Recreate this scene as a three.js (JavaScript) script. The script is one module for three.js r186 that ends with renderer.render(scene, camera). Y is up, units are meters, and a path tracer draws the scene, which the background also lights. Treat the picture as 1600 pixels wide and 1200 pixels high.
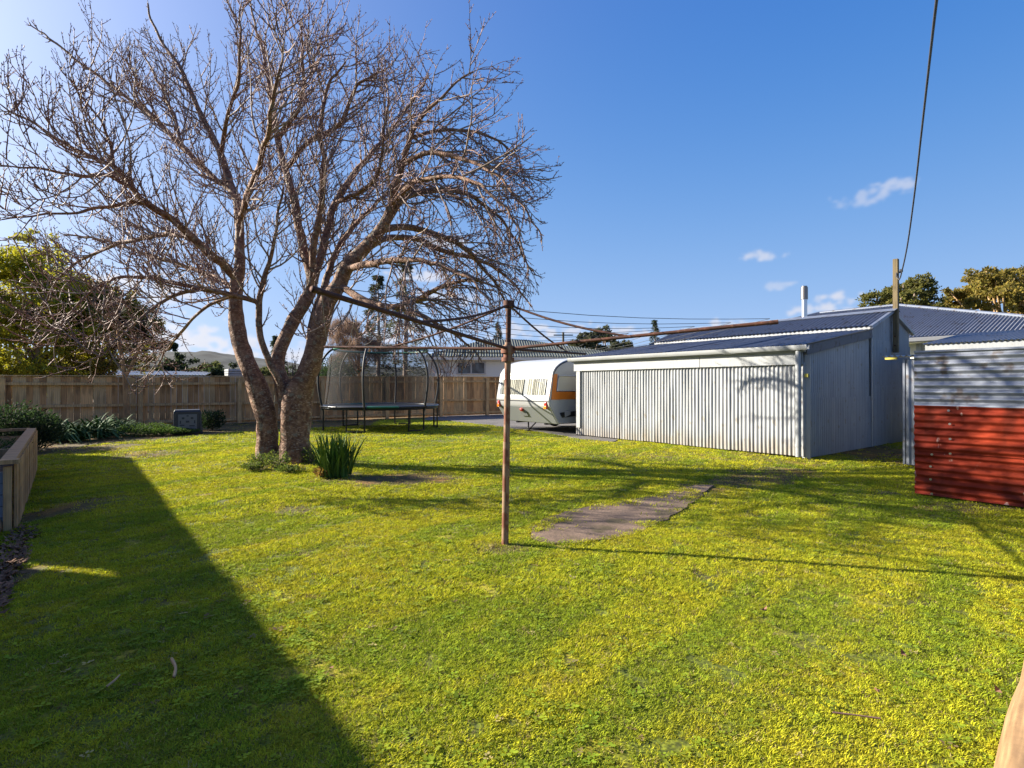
import * as THREE from 'three';
import { mergeGeometries } from 'three/addons/utils/BufferGeometryUtils.js';
import { RoundedBoxGeometry } from 'three/addons/geometries/RoundedBoxGeometry.js';

// ------------------------------------------------------------------ camera, sky, sun, exposure
const EYE = 1.24, F = 850, CX = 800, HY = 603;               // eye height (m), focal length and horizon of the 1600 x 1200 photograph
const scene = new THREE.Scene();
const camera = new THREE.PerspectiveCamera(2 * Math.atan(600 / F) * 180 / Math.PI, 4 / 3, 0.1, 4000);
camera.position.set(0, EYE, 0);
camera.rotation.x = Math.atan((HY - 600) / F);
const EXPO = 3.0;
const renderer = new THREE.WebGLRenderer({ antialias: true });
renderer.setSize(1024, 768);
renderer.toneMapping = THREE.LinearToneMapping;
renderer.toneMappingExposure = EXPO;
renderer.shadowMap.enabled = true;
const SUN = new THREE.Vector3(-0.894, 0.397, -0.2065).normalize();

function mulberry(a) { return () => { a |= 0; a = a + 0x6D2B79F5 | 0; let t = Math.imul(a ^ a >>> 15, 1 | a); t = t + Math.imul(t ^ t >>> 7, 61 | t) ^ t; return ((t ^ t >>> 14) >>> 0) / 4294967296; }; }
const hash = (x, y, s) => { let n = Math.imul(x, 374761393) + Math.imul(y, 668265263) + Math.imul(s, 1274126177) | 0; n = Math.imul(n ^ n >>> 13, 1274126177); return ((n ^ n >>> 16) >>> 0) / 4294967296; };
const sm = t => t * t * (3 - 2 * t);
function vnoise(x, y, s = 1, per = 0) {                     // value noise, periodic when per > 0
  const xi = Math.floor(x), yi = Math.floor(y), fx = sm(x - xi), fy = sm(y - yi), w = n => per ? ((n % per) + per) % per : n;
  const a = hash(w(xi), w(yi), s), b = hash(w(xi + 1), w(yi), s), c = hash(w(xi), w(yi + 1), s), d = hash(w(xi + 1), w(yi + 1), s);
  return a + (b - a) * fx + (c - a) * fy + (a - b - c + d) * fx * fy;
}
function fbm(x, y, s = 1, oct = 4, per = 0) { let v = 0, a = 0.5, t = 0; for (let i = 0; i < oct; i++) { v += a * vnoise(x, y, s + i * 17, per); t += a; a *= 0.5; x *= 2; y *= 2; per *= 2; } return v / t; }
const clamp = (x, a = 0, b = 1) => Math.min(b, Math.max(a, x)), mix = (a, b, t) => a + (b - a) * t, mix3 = (a, b, t) => [mix(a[0], b[0], t), mix(a[1], b[1], t), mix(a[2], b[2], t)];
const step = (a, b, x) => sm(clamp((x - a) / (b - a)));

{ // the sky: clear winter blue, paler towards the sun and the horizon, a few small cumulus puffs low down
  const W = 2048, H = 1024, data = new Float32Array(W * H * 4);
  const puffs = [[1372, 303, 48, 12, 0.5], [1398, 293, 26, 10, 0.62], [1340, 318, 26, 8, 0.35], [1188, 401, 32, 10, 0.75], [1305, 475, 42, 16, 0.95], [1290, 484, 60, 9, 0.8], [1213, 447, 24, 8, 0.45], [690, 382, 46, 16, 0.95], [735, 396, 30, 12, 0.8], [655, 430, 50, 14, 0.9],
    [230, 452, 80, 26, 1], [290, 530, 120, 26, 1], [360, 555, 120, 20, 1], [180, 500, 90, 20, 0.9], [470, 560, 80, 22, 0.9], [850, 520, 120, 16, 0.9], [960, 522, 60, 12, 0.9], [1135, 506, 30, 8, 0.9], [700, 470, 60, 18, 0.8], [600, 520, 100, 22, 0.9]]
    .map(([px, py, w, h, o]) => ({ az: Math.atan2(px - CX, F), el: Math.atan((HY - py) / Math.hypot(F, px - CX)), w: w / F, h: h / F, o }));
  const r0 = mulberry(5);
  for (let i = 0; i < 60; i++) { const az = 0.95 + r0() * (2 * Math.PI - 1.9); puffs.push({ az, el: 0.04 + r0() * r0() * 0.3, w: 0.03 + r0() * 0.09, h: 0.012 + r0() * 0.02, o: 0.5 + r0() * 0.5 }); }
  for (let j = 0; j < H; j++) {
    const el = ((j + 0.5) / H - 0.5) * Math.PI, y = Math.sin(el), ce = Math.cos(el);
    for (let i = 0; i < W; i++) {
      const a = ((i + 0.5) / W - 0.5) * 2 * Math.PI, x = ce * Math.cos(a), z = ce * Math.sin(a);
      const cg = x * SUN.x + y * SUN.y + z * SUN.z, g = Math.acos(clamp(cg, -1, 1));
      const q = 1 - Math.max(y, 0);
      let c = [0.018 + 0.50 * q ** 3.6, 0.13 + 0.55 * q ** 2.4, 0.50 + 0.46 * q ** 1.5];
      const gl = Math.exp(-g / 0.28) * 3.7 + Math.exp(-g / 0.8) * 0.06;
      c = [c[0] + gl, c[1] + gl * 0.93, c[2] + gl * 0.92];
      if (el > 0.01 && el < 0.7) {
        const az = Math.atan2(x, -z);
        let m = 0;
        for (const p of puffs) {
          let da = az - p.az; if (da > Math.PI) da -= 2 * Math.PI; if (da < -Math.PI) da += 2 * Math.PI;
          if (Math.abs(da) > p.w * 1.7 || Math.abs(el - p.el) > p.h * 2) continue;
          const de = el - p.el, q = (da / p.w) ** 2 + (de / (de < 0 ? p.h * 0.7 : p.h)) ** 2;
          const n = fbm(az * 70 + 9, el * 120, 3, 5);
          m = Math.max(m, p.o * step(0.08, 0.8, (1 - q) * 0.7 + (n - 0.5) * 2.4));
        }
        if (m > 0) { const sh = fbm(az * 30, el * 45 + 4, 8, 4); c = mix3(c, [0.86 + gl * 0.4 - sh * 0.2, 0.86 + gl * 0.4 - sh * 0.16, 0.93 + gl * 0.35 - sh * 0.1], m * 0.92); }
      }
      const k = (j * W + i) * 4; data[k] = c[0] / EXPO; data[k + 1] = c[1] / EXPO; data[k + 2] = c[2] / EXPO; data[k + 3] = 1;
    }
  }
  const sky = new THREE.DataTexture(data, W, H, THREE.RGBAFormat, THREE.FloatType);
  sky.mapping = THREE.EquirectangularReflectionMapping; sky.minFilter = sky.magFilter = THREE.LinearFilter; sky.needsUpdate = true;
  scene.background = sky; scene.environment = sky;
}
const sun = new THREE.DirectionalLight(new THREE.Color(1, 0.92, 0.77), 5);
sun.position.copy(SUN).multiplyScalar(60).add(new THREE.Vector3(0, 0, -10)); sun.target.position.set(0, 0, -10);
sun.castShadow = true; sun.shadow.mapSize.set(4096, 4096);
Object.assign(sun.shadow.camera, { left: -35, right: 35, top: 35, bottom: -35, near: 1, far: 160 });
scene.add(sun, sun.target);

// ------------------------------------------------------------------ helpers
const V = (x, y, z) => new THREE.Vector3(x, y, z);
const pt = (px, py, d) => V((px - CX) / F * d, EYE + (HY - py) / F * d, -d);          // a photograph pixel at a depth
const gnd = (px, py, y = 0) => pt(px, py, (EYE - y) * F / (py - HY));               // where that pixel meets the ground
const UX = -0.616, UZ = -0.788, TURN = Math.atan2(UZ, -UX);                          // the yard's building line; local x = towards the viewer's right, local z = out of the front walls
const taken = {};
function numbered(n) { const k = taken[n] = (taken[n] ?? -1) + 1; return k ? `${n}_${String(k).padStart(3, '0')}` : n; }
function tag(o, label, category, group, kind) { o.userData.label = label; if (category) o.userData.category = category; if (group) o.userData.group = group; if (kind) o.userData.kind = kind; return o; }
function shade(o) { o.castShadow = o.receiveShadow = true; return o; }
function mesh(name, geo, mat, parent) {
  const g = Array.isArray(geo) ? merge(geo) : geo, o = shade(new THREE.Mesh(g, mat));
  o.name = parent ? name : numbered(name); (parent || scene).add(o); return o;
}
function thing(name, label, category, pos = [0, 0, 0], turn = 0, group) {
  const o = new THREE.Group(); o.name = numbered(name); scene.add(o); o.position.set(...(pos.isVector3 ? pos.toArray() : pos)); o.rotation.y = turn;
  return tag(o, label, category, group);
}
function structure(o) { o.userData.kind = 'structure'; return o; }
function merge(list) {
  const l = list.map(g => { const h = g.index ? g.toNonIndexed() : g; for (const k of Object.keys(h.attributes)) if (!['position', 'normal', 'uv', 'color'].includes(k)) h.deleteAttribute(k); return h; });
  const col = l.some(g => g.attributes.color);
  if (col) for (const g of l) if (!g.attributes.color) g.setAttribute('color', new THREE.Float32BufferAttribute(new Float32Array(g.attributes.position.count * 3).fill(1), 3));
  return mergeGeometries(l);
}
function box(w, h, d, x = 0, y = 0, z = 0, r = 0) {          // uv in metres
  const g = r ? new RoundedBoxGeometry(w, h, d, 2, r) : new THREE.BoxGeometry(w, h, d);
  boxUV(g); g.translate(x, y, z); return g;
}
function boxUV(g) {
  const p = g.attributes.position, n = g.attributes.normal, uv = g.attributes.uv;
  for (let i = 0; i < p.count; i++) { const ax = Math.abs(n.getX(i)), ay = Math.abs(n.getY(i)), az = Math.abs(n.getZ(i));
    if (ax >= ay && ax >= az) uv.setXY(i, p.getZ(i), p.getY(i)); else if (ay >= az) uv.setXY(i, p.getX(i), p.getZ(i)); else uv.setXY(i, p.getX(i), p.getY(i)); }
  return g;
}
function tube(points, radii, sides = 8, cap = true, wob = 0, seed = 1) {     // a tube of changing thickness; uv = metres round, metres along
  const n = points.length, pos = [], nor = [], uv = [], idx = [];
  let N = null, len = 0;
  for (let i = 0; i < n; i++) {
    const T = V().subVectors(points[Math.min(i + 1, n - 1)], points[Math.max(i - 1, 0)]).normalize();
    if (!N) N = Math.abs(T.y) < 0.9 ? V(0, 1, 0).cross(T).normalize() : V(1, 0, 0).cross(T).normalize();
    N.addScaledVector(T, -N.dot(T)).normalize();
    const B = V().crossVectors(T, N), r = typeof radii === 'number' ? radii : radii[i];
    if (i) len += points[i].distanceTo(points[i - 1]);
    for (let k = 0; k <= sides; k++) {
      const a = k / sides * 2 * Math.PI, c = Math.cos(a), s = Math.sin(a);
      const rr = wob ? r * (1 + wob * (vnoise((k % sides) * 0.9, len * 5, seed) - 0.5) * 2) : r;
      const dx = N.x * c + B.x * s, dy = N.y * c + B.y * s, dz = N.z * c + B.z * s;
      pos.push(points[i].x + dx * rr, points[i].y + dy * rr, points[i].z + dz * rr); nor.push(dx, dy, dz); uv.push(k / sides * 2 * Math.PI * r, len);
    }
  }
  for (let i = 0; i < n - 1; i++) for (let k = 0; k < sides; k++) { const a = i * (sides + 1) + k, b = a + sides + 1; idx.push(a, a + 1, b, b, a + 1, b + 1); }
  if (cap) for (const e of [0, n - 1]) { const c = pos.length / 3; pos.push(points[e].x, points[e].y, points[e].z); const T = V().subVectors(points[e], points[e ? e - 1 : 1]).normalize(); nor.push(T.x, T.y, T.z); uv.push(0, 0);
    for (let k = 0; k < sides; k++) { const a = e * (sides + 1) + k; e ? idx.push(c, a, a + 1) : idx.push(c, a + 1, a); } }
  const g = new THREE.BufferGeometry();
  g.setAttribute('position', new THREE.Float32BufferAttribute(pos, 3)); g.setAttribute('normal', new THREE.Float32BufferAttribute(nor, 3)); g.setAttribute('uv', new THREE.Float32BufferAttribute(uv, 2)); g.setIndex(idx);
  return g;
}
class Batch {                                                  // many thin tubes written straight into one geometry
  constructor() { this.p = []; this.n = []; this.i = []; }
  tube(points, radii, sides) {
    const n = points.length, base = this.p.length / 3, T = V(), N = V(), B = V(); let first = true;
    for (let i = 0; i < n; i++) {
      T.subVectors(points[Math.min(i + 1, n - 1)], points[Math.max(i - 1, 0)]).normalize();
      if (first) { N.set(0, 1, 0); if (Math.abs(T.y) > 0.9) N.set(1, 0, 0); N.cross(T).normalize(); first = false; }
      N.addScaledVector(T, -N.dot(T)).normalize(); B.crossVectors(T, N);
      for (let k = 0; k < sides; k++) { const a = k / sides * 6.2832, c = Math.cos(a), d = Math.sin(a), x = N.x * c + B.x * d, y = N.y * c + B.y * d, z = N.z * c + B.z * d, q = points[i], r = radii[i]; this.p.push(q.x + x * r, q.y + y * r, q.z + z * r); this.n.push(x, y, z); }
    }
    for (let i = 0; i < n - 1; i++) for (let k = 0; k < sides; k++) { const k2 = (k + 1) % sides, a = base + i * sides + k, b = base + i * sides + k2; this.i.push(a, b, a + sides, a + sides, b, b + sides); }
  }
  build() { const g = new THREE.BufferGeometry(); g.setAttribute('position', new THREE.Float32BufferAttribute(this.p, 3)); g.setAttribute('normal', new THREE.Float32BufferAttribute(this.n, 3)); g.setIndex(this.i); return g; }
}
const rod = (a, b, r, sides = 8) => tube([a, b], [r, r], sides);
// a corrugated sheet in the xy plane, ribs along y, from x0 to x1, y from lo(x) to hi(x)
function corrugated(x0, x1, lo, hi, { pitch = 0.0762, amp = 0.0085, per = 8, rows = 1, seed = 1, dent = 0 } = {}) {
  const L = typeof lo === 'function' ? lo : () => lo, Hh = typeof hi === 'function' ? hi : () => hi;
  const n = Math.max(2, Math.round((x1 - x0) / pitch * per)), pos = [], uv = [], idx = [];
  for (let i = 0; i <= n; i++) {
    const x = x0 + (x1 - x0) * i / n, jx = dent ? (vnoise(x * 9, 1, seed) - 0.5) * dent * 2 : 0;
    for (let j = 0; j <= rows; j++) {
      const y = mix(L(x), Hh(x), j / rows), jy = dent ? (vnoise(x * 6, y * 3 + 5, seed + 3) - 0.5) * dent : 0;
      const k = dent ? 0.75 + 0.5 * vnoise(x * 13.1, y * 2, seed + 7) : 1;
      pos.push(x + jx, y, Math.cos(x / pitch * 2 * Math.PI) * amp * k + jy); uv.push(x, y);
    }
  }
  for (let i = 0; i < n; i++) for (let j = 0; j < rows; j++) { const a = i * (rows + 1) + j, b = a + rows + 1; idx.push(a, b, a + 1, a + 1, b, b + 1); }
  const g = new THREE.BufferGeometry();
  g.setAttribute('position', new THREE.Float32BufferAttribute(pos, 3)); g.setAttribute('uv', new THREE.Float32BufferAttribute(uv, 2)); g.setIndex(idx); g.computeVertexNormals();
  return g;
}
// moves a flat xy geometry so that its x axis runs along ex, its y axis along ey, from origin o
function lay(g, o, ex, ey) { const ez = V().crossVectors(ex, ey).normalize(); return g.applyMatrix4(new THREE.Matrix4().makeBasis(ex, ey, ez).setPosition(o)); }
function smooth(points, step_) { const c = new THREE.CatmullRomCurve3(points, false, 'centripetal'); return c.getSpacedPoints(Math.max(2, Math.ceil(c.getLength() / step_))); }

// ------------------------------------------------------------------ textures and materials
function texture(size, fn, srgb = true, rx = 1, ry = rx) {      // fn(u, v) -> [r, g, b] 0..1 (sRGB); tiles
  const d = new Uint8Array(size * size * 4);
  for (let j = 0; j < size; j++) for (let i = 0; i < size; i++) { const c = fn((i + 0.5) / size, (j + 0.5) / size), k = (j * size + i) * 4; d[k] = clamp(c[0]) * 255; d[k + 1] = clamp(c[1]) * 255; d[k + 2] = clamp(c[2]) * 255; d[k + 3] = 255; }
  const t = new THREE.DataTexture(d, size, size); t.wrapS = t.wrapT = THREE.RepeatWrapping; t.magFilter = THREE.LinearFilter; t.minFilter = THREE.LinearMipmapLinearFilter; t.generateMipmaps = true;
  if (srgb) t.colorSpace = THREE.SRGBColorSpace; t.repeat.set(rx, ry); t.needsUpdate = true; return t;
}
const std = o => new THREE.MeshStandardMaterial(o);
const phys = o => new THREE.MeshPhysicalMaterial(o);
const C = (r, g, b) => new THREE.Color().setRGB(r, g, b);
const two = o => ({ side: THREE.DoubleSide, ...o });
const grainBump = texture(256, (u, v) => { const n = fbm(u * 32, v * 32, 5, 4, 32); return [n, n, n]; }, false);
function woodTex(base, dark, seed, along = 'v') {
  return texture(512, (u, v) => { const a = along === 'v' ? u : v, b = along === 'v' ? v : u;
    const w = fbm(a * 4 + 0.0, b * 4, seed, 3, 4), g = fbm(a * 64, b * 4, seed + 1, 4, 4 * 1), fine = vnoise(a * 160, b * 8, seed + 2, 8);
    const stain = step(0.55, 0.8, fbm(a * 6, b * 3, seed + 9, 4, 3)); let c = mix3(base, dark, clamp(g * 0.9 + w * 0.5 - 0.45)); c = c.map(x => x * (0.9 + 0.2 * fine)); return mix3(c, c.map(x => x * 0.72), stain * 0.7); }, true, 1);
}
const T = {
  fence: woodTex([0.86, 0.67, 0.46], [0.62, 0.45, 0.30], 11), grey: woodTex([0.80, 0.67, 0.50], [0.56, 0.44, 0.31], 23), log: woodTex([0.74, 0.60, 0.43], [0.36, 0.27, 0.18], 31), old: woodTex([0.44, 0.40, 0.32], [0.24, 0.21, 0.16], 41),
  bark: texture(512, (u, v) => { // cherry bark: grey and red-brown, short level lenticels, dark cracks, lichen
    const w = (fbm(u * 6, v * 6, 41, 4, 6) - 0.5) * 0.05, band = vnoise(u * 16, (v + w) * 70, 3, 0) * 0.55 + vnoise(u * 26, (v + w) * 130, 5, 0) * 0.45, n = fbm(u * 9, v * 9, 7, 5, 9), l = step(0.52, 0.66, fbm(u * 7, v * 7, 17, 5, 7)), cr = step(0.62, 0.74, fbm(u * 18, v * 11, 27, 4, 11));
    let c = mix3([0.36, 0.235, 0.17], [0.62, 0.48, 0.375], clamp(n * 1.5 - 0.3 + (band - 0.5) * 0.6)); c = mix3(c, [0.74, 0.66, 0.57], step(0.66, 0.8, band) * 0.75); c = mix3(c, [0.55, 0.54, 0.47], l * 0.6); return mix3(c, [0.24, 0.15, 0.115], cr * 0.5); }, true, 1.6),
  barkBump: texture(512, (u, v) => { const w = (fbm(u * 6, v * 6, 41, 4, 6) - 0.5) * 0.05, b = vnoise(u * 16, (v + w) * 70, 3) * 0.35 + fbm(u * 18, v * 14, 27, 5, 2) * 0.65; return [b, b, b]; }, false, 1.6),
  white: texture(512, (u, v) => { const n = fbm(u * 5, v * 5, 2, 5, 5), s = step(0.74, 0.82, fbm(u * 24, v * 12, 9, 3, 12)), d = vnoise(u * 90, v * 6, 4, 6); const c = mix3([0.60, 0.61, 0.625], [0.545, 0.553, 0.565], n); return mix3(c.map(x => x * (0.97 + 0.05 * d)), [0.50, 0.45, 0.38], s * 0.45); }, true, 0.7),
  red: texture(512, (u, v) => { const n = clamp(fbm(u * 6, v * 6, 2, 5, 6) * 2.2 - 0.6), chip = step(0.74, 0.78, fbm(u * 14, v * 28, 12, 5, 14)), dirt = step(0.5, 0.75, fbm(u * 3, v * 9, 22, 4, 3)); let c = mix3([0.60, 0.22, 0.12], [0.40, 0.12, 0.065], n); c = mix3(c, [0.30, 0.12, 0.08], dirt * 0.6); return mix3(c, [0.66, 0.60, 0.58], chip * 0.7); }, true, 0.5),
  galv: texture(512, (u, v) => { const n = fbm(u * 9, v * 5, 2, 5, 1), st = fbm(u * 3, v * 20, 6, 4, 1); let c = mix3([0.64, 0.66, 0.70], [0.46, 0.48, 0.53], n * 0.6 + st * 0.5); return mix3(c, [0.34, 0.26, 0.20], step(0.66, 0.8, fbm(u * 12, v * 12, 31, 4, 12)) * 0.5); }, true, 0.6),
  rust: texture(256, (u, v) => { const n = fbm(u * 8, v * 8, 2, 5, 8), m = fbm(u * 20, v * 20, 6, 3, 20); return mix3(mix3([0.46, 0.27, 0.18], [0.25, 0.14, 0.10], n * 1.2 - 0.1), [0.58, 0.48, 0.40], step(0.6, 0.75, m) * 0.5); }, true, 3),
  pole: texture(256, (u, v) => { const n = fbm(u * 8, v * 8, 2, 5, 8), m = fbm(u * 5, v * 5, 6, 4, 5); return mix3(mix3([0.60, 0.49, 0.39], [0.50, 0.38, 0.29], n), [0.42, 0.22, 0.14], step(0.5, 0.7, m) * 0.8); }, true, 2),
  concrete: texture(512, (u, v) => { const n = fbm(u * 6, v * 6, 2, 5, 6), g = vnoise(u * 170, v * 170, 6, 170), m = step(0.55, 0.7, fbm(u * 5, v * 5, 15, 5, 5)); let c = mix3([0.50, 0.415, 0.345], [0.35, 0.28, 0.225], n).map(x => x * (0.8 + 0.4 * g)); return mix3(c, [0.27, 0.24, 0.12], m * 0.6); }, true, 0.8),
  asphalt: texture(512, (u, v) => { const n = fbm(u * 6, v * 6, 2, 5, 6), g = vnoise(u * 200, v * 200, 6, 200); return mix3([0.42, 0.40, 0.39], [0.30, 0.29, 0.285], n).map(x => x * (0.75 + 0.5 * g)); }, true, 0.5),
  soil: texture(512, (u, v) => { const n = fbm(u * 10, v * 10, 2, 5, 10), g = vnoise(u * 120, v * 120, 6, 120); return mix3([0.30, 0.22, 0.155], [0.16, 0.115, 0.08], n).map(x => x * (0.7 + 0.6 * g)); }, true, 1),
  lawn: texture(512, (u, v) => { const n = fbm(u * 14, v * 14, 2, 5, 14), g = vnoise(u * 300, v * 300, 6, 300), y = fbm(u * 7, v * 7, 33, 4, 7); let c = mix3([0.42, 0.44, 0.06], [0.28, 0.32, 0.05], n); c = mix3(c, [0.58, 0.52, 0.08], step(0.48, 0.72, y) * 0.7); c = mix3(c, [0.27, 0.21, 0.13], step(0.66, 0.8, fbm(u * 11, v * 11, 71, 4, 11)) * 0.6); return c.map(x => x * (0.62 + 0.75 * g)); }, true, 0.45),
};
const M = {
  fence: std(two({ map: T.fence, color: C(0.98, 0.95, 0.92), roughness: 0.9 })), fence2: std({ map: T.fence, color: C(0.62, 0.58, 0.55), roughness: 0.9 }), fence3: std({ map: T.grey, roughness: 0.9, color: C(1, 0.96, 0.9) }),
  rail: std({ map: T.grey, roughness: 0.9, color: C(1, 0.93, 0.82) }), planter: std({ map: T.grey, roughness: 0.9, color: C(1, 0.92, 0.8) }), planter2: std({ map: T.grey, roughness: 0.9, color: C(0.8, 0.72, 0.62) }), log: std({ map: T.log, color: C(0.72, 0.70, 0.68), roughness: 0.85, bumpMap: grainBump, bumpScale: 0.003 }), old: std({ map: T.old, roughness: 0.95 }), mast: std({ map: T.old, roughness: 0.9, color: C(1.0, 0.92, 0.76) }),
  bark: std({ map: T.bark, roughness: 0.82, bumpMap: T.barkBump, bumpScale: 0.012 }), twig: std({ color: C(0.20, 0.11, 0.085), roughness: 0.7 }), twigGrey: std({ color: C(0.26, 0.19, 0.15), roughness: 0.75 }), bud: std({ color: C(0.15, 0.07, 0.055), roughness: 0.7 }),
  white: std(two({ map: T.white, roughness: 0.55 })), whiteTrim: std({ map: T.white, roughness: 0.5, color: C(1.1, 1.1, 1.08) }), red: phys(two({ map: T.red, roughness: 0.75, specularIntensity: 0.4 })), galv: std(two({ map: T.galv, roughness: 0.42, metalness: 0.45 })),
  roof: phys(two({ map: T.galv, color: C(0.52, 0.52, 0.54), roughness: 0.5, metalness: 0.1, specularIntensity: 0.4 })), roofHouse: phys(two({ map: T.galv, color: C(0.62, 0.61, 0.61), roughness: 0.6, metalness: 0.0, specularIntensity: 0.35 })), roofGreen: std(two({ color: C(0.085, 0.095, 0.08), roughness: 0.7 })), flashing: std(two({ map: T.galv, color: C(0.75, 0.78, 0.82), roughness: 0.45, metalness: 0.4 })), oldMetal: std(two({ map: T.galv, color: C(0.36, 0.36, 0.36), roughness: 0.7, metalness: 0.1 })),
  rust: std({ map: T.rust, roughness: 0.85, color: C(0.62, 0.56, 0.52) }), pole: std({ map: T.pole, roughness: 0.8 }), wire: std({ color: C(0.05, 0.05, 0.055), roughness: 0.6 }),
  concrete: std({ map: T.concrete, roughness: 0.95, bumpMap: grainBump, bumpScale: 0.002 }), asphalt: std({ map: T.asphalt, roughness: 0.95 }), soil: std({ map: T.soil, roughness: 1, bumpMap: grainBump, bumpScale: 0.02 }), lawn: std({ map: T.lawn, roughness: 1, bumpMap: grainBump, bumpScale: 0.01 }),
  black: std({ color: C(0.012, 0.012, 0.014), roughness: 0.6 }), blackMetal: std({ color: C(0.02, 0.02, 0.022), roughness: 0.35, metalness: 0.6 }), vinyl: std(two({ color: C(0.035, 0.037, 0.042), roughness: 0.28 })), green: std(two({ color: C(0.02, 0.12, 0.07), roughness: 0.4 })), net: std(two({ color: C(0.02, 0.02, 0.022), roughness: 0.9, transparent: true, opacity: 0.34 })),
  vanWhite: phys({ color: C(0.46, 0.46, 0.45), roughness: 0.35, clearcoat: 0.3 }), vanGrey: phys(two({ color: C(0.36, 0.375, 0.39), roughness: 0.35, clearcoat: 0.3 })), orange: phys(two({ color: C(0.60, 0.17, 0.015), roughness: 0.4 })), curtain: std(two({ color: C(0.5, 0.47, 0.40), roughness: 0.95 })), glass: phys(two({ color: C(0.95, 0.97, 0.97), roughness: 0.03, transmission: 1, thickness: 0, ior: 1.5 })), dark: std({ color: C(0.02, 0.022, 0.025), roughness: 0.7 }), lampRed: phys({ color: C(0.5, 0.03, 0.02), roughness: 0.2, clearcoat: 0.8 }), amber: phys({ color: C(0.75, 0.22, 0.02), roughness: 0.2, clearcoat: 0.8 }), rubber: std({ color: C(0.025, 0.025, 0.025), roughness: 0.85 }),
  weatherboard: std(two({ color: C(0.52, 0.55, 0.56), roughness: 0.6 })), cream: std(two({ color: C(0.70, 0.68, 0.60), roughness: 0.6 })), windowDark: phys({ color: C(0.03, 0.035, 0.04), roughness: 0.06, clearcoat: 1 }), binPlastic: std({ color: C(0.028, 0.031, 0.037), roughness: 0.5 }), binPanel: std({ color: C(0.14, 0.145, 0.15), roughness: 0.7 }), steel: std({ color: C(0.55, 0.57, 0.6), roughness: 0.3, metalness: 0.9 }), yellow: std({ color: C(0.55, 0.45, 0.07), roughness: 0.7 }), whitewash: std({ map: T.white, color: C(0.85, 0.92, 1.0), roughness: 0.8 }), leafDry: std(two({ color: C(0.2, 0.10, 0.06), roughness: 0.9 })),
  leaf: phys(two({ vertexColors: true, color: C(1, 1, 1), roughness: 0.95, transmission: 0.5, thickness: 0, specularIntensity: 0.3 })), leafGloss: phys(two({ vertexColors: true, color: C(1, 1, 1), roughness: 0.7, specularIntensity: 0.3 })),
};

// ------------------------------------------------------------------ ground, lawn, path, drive
const pathPx = [[838, 844], [828, 834], [842, 815], [870, 803], [905, 793], [950, 785], [1000, 777], [1045, 767], [1085, 758], [1112, 757], [1098, 770], [1078, 788], [1040, 810], [1003, 829], [955, 841], [905, 848], [865, 850]];
const drivePx = [[660, 656], [700, 657], [740, 661], [800, 669], [850, 675], [905, 686], [960, 690], [1060, 640], [700, 640]];
const poly = px => px.map(([x, y]) => { const p = gnd(x, y); return [p.x, p.z]; });
function inside(P, x, z) { let c = false; for (let i = 0, j = P.length - 1; i < P.length; j = i++) if ((P[i][1] > z) !== (P[j][1] > z) && x < (P[j][0] - P[i][0]) * (z - P[i][1]) / (P[j][1] - P[i][1]) + P[i][0]) c = !c; return c; }
function edge(P, x, z) { let m = 9; for (let i = 0, j = P.length - 1; i < P.length; j = i++) { const ax = P[j][0], az = P[j][1], bx = P[i][0] - ax, bz = P[i][1] - az, t = clamp(((x - ax) * bx + (z - az) * bz) / (bx * bx + bz * bz)); m = Math.min(m, Math.hypot(x - ax - bx * t, z - az - bz * t)); } return m; }
const pathP = poly(pathPx), driveP = poly(drivePx);
const fenceA = gnd(220, 666), fenceB = gnd(690, 651), fenceD = V().subVectors(fenceB, fenceA).normalize(), fenceN = V(-fenceD.z, 0, fenceD.x);   // fenceN points into the yard
if (fenceN.z < 0) fenceN.negate();
const bedP = poly([[-60, 745], [20, 722], [60, 712], [120, 699], [190, 690], [280, 682], [350, 677], [420, 672], [500, 668], [580, 664], [600, 652], [200, 660], [-60, 666]]);
const dirt = [[1340, 702, 85, 16, 0.97], [1105, 762, 42, 10, 0.85], [1150, 753, 44, 10, 0.85], [1190, 745, 50, 10, 0.85], [1235, 737, 50, 8, 0.85], [232, 708, 52, 8, 0.75], [640, 747, 95, 12, 0.97], [82, 800, 42, 26, 0.97], [160, 699, 60, 9, 0.9], [790, 856, 60, 14, 0.7], [320, 772, 22, 4, 0.8], [455, 795, 22, 7, 0.7], [470, 862, 32, 8, 0.5], [1085, 885, 14, 6, 0.6], [540, 745, 30, 8, 0.8], [445, 728, 55, 10, 0.6], [1405, 720, 30, 8, 0.8], [1240, 722, 60, 6, 0.6], [1385, 768, 18, 4, 0.7], [1540, 790, 120, 8, 0.6], [1100, 712, 200, 7, 0.4], [15, 905, 32, 34, 0.95], [515, 1050, 14, 8, 0.6], [585, 1155, 14, 12, 0.6]].map(([px, py, w, h, k]) => { const c = gnd(px, py), a = gnd(px + w, py), b = gnd(px, py - Math.min(h, (py - HY) * 0.6)); return { x: c.x, z: c.z, rx: a.x - c.x, rz: Math.abs(b.z - c.z), k }; });
function bare(x, z) {                                     // 0 = full lawn, 1 = bare
  let m = 0; const n = fbm(x * 3.1, z * 3.1, 77, 4) - 0.5;
  for (const d of dirt) { const q = Math.hypot((x - d.x) / d.rx, (z - d.z) / d.rz) + n * 1.1; if (q < 1.15) m = Math.max(m, d.k * step(1.15, 0.6, q)); }
  const f = (x - fenceA.x) * fenceN.x + (z - fenceA.z) * fenceN.z; // garden bed along the fence
  if (f < 0.5 && x < -3 || inside(bedP, x + n * 0.3, z + n * 0.5)) m = Math.max(m, 0.975);
  return m;
}
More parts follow.
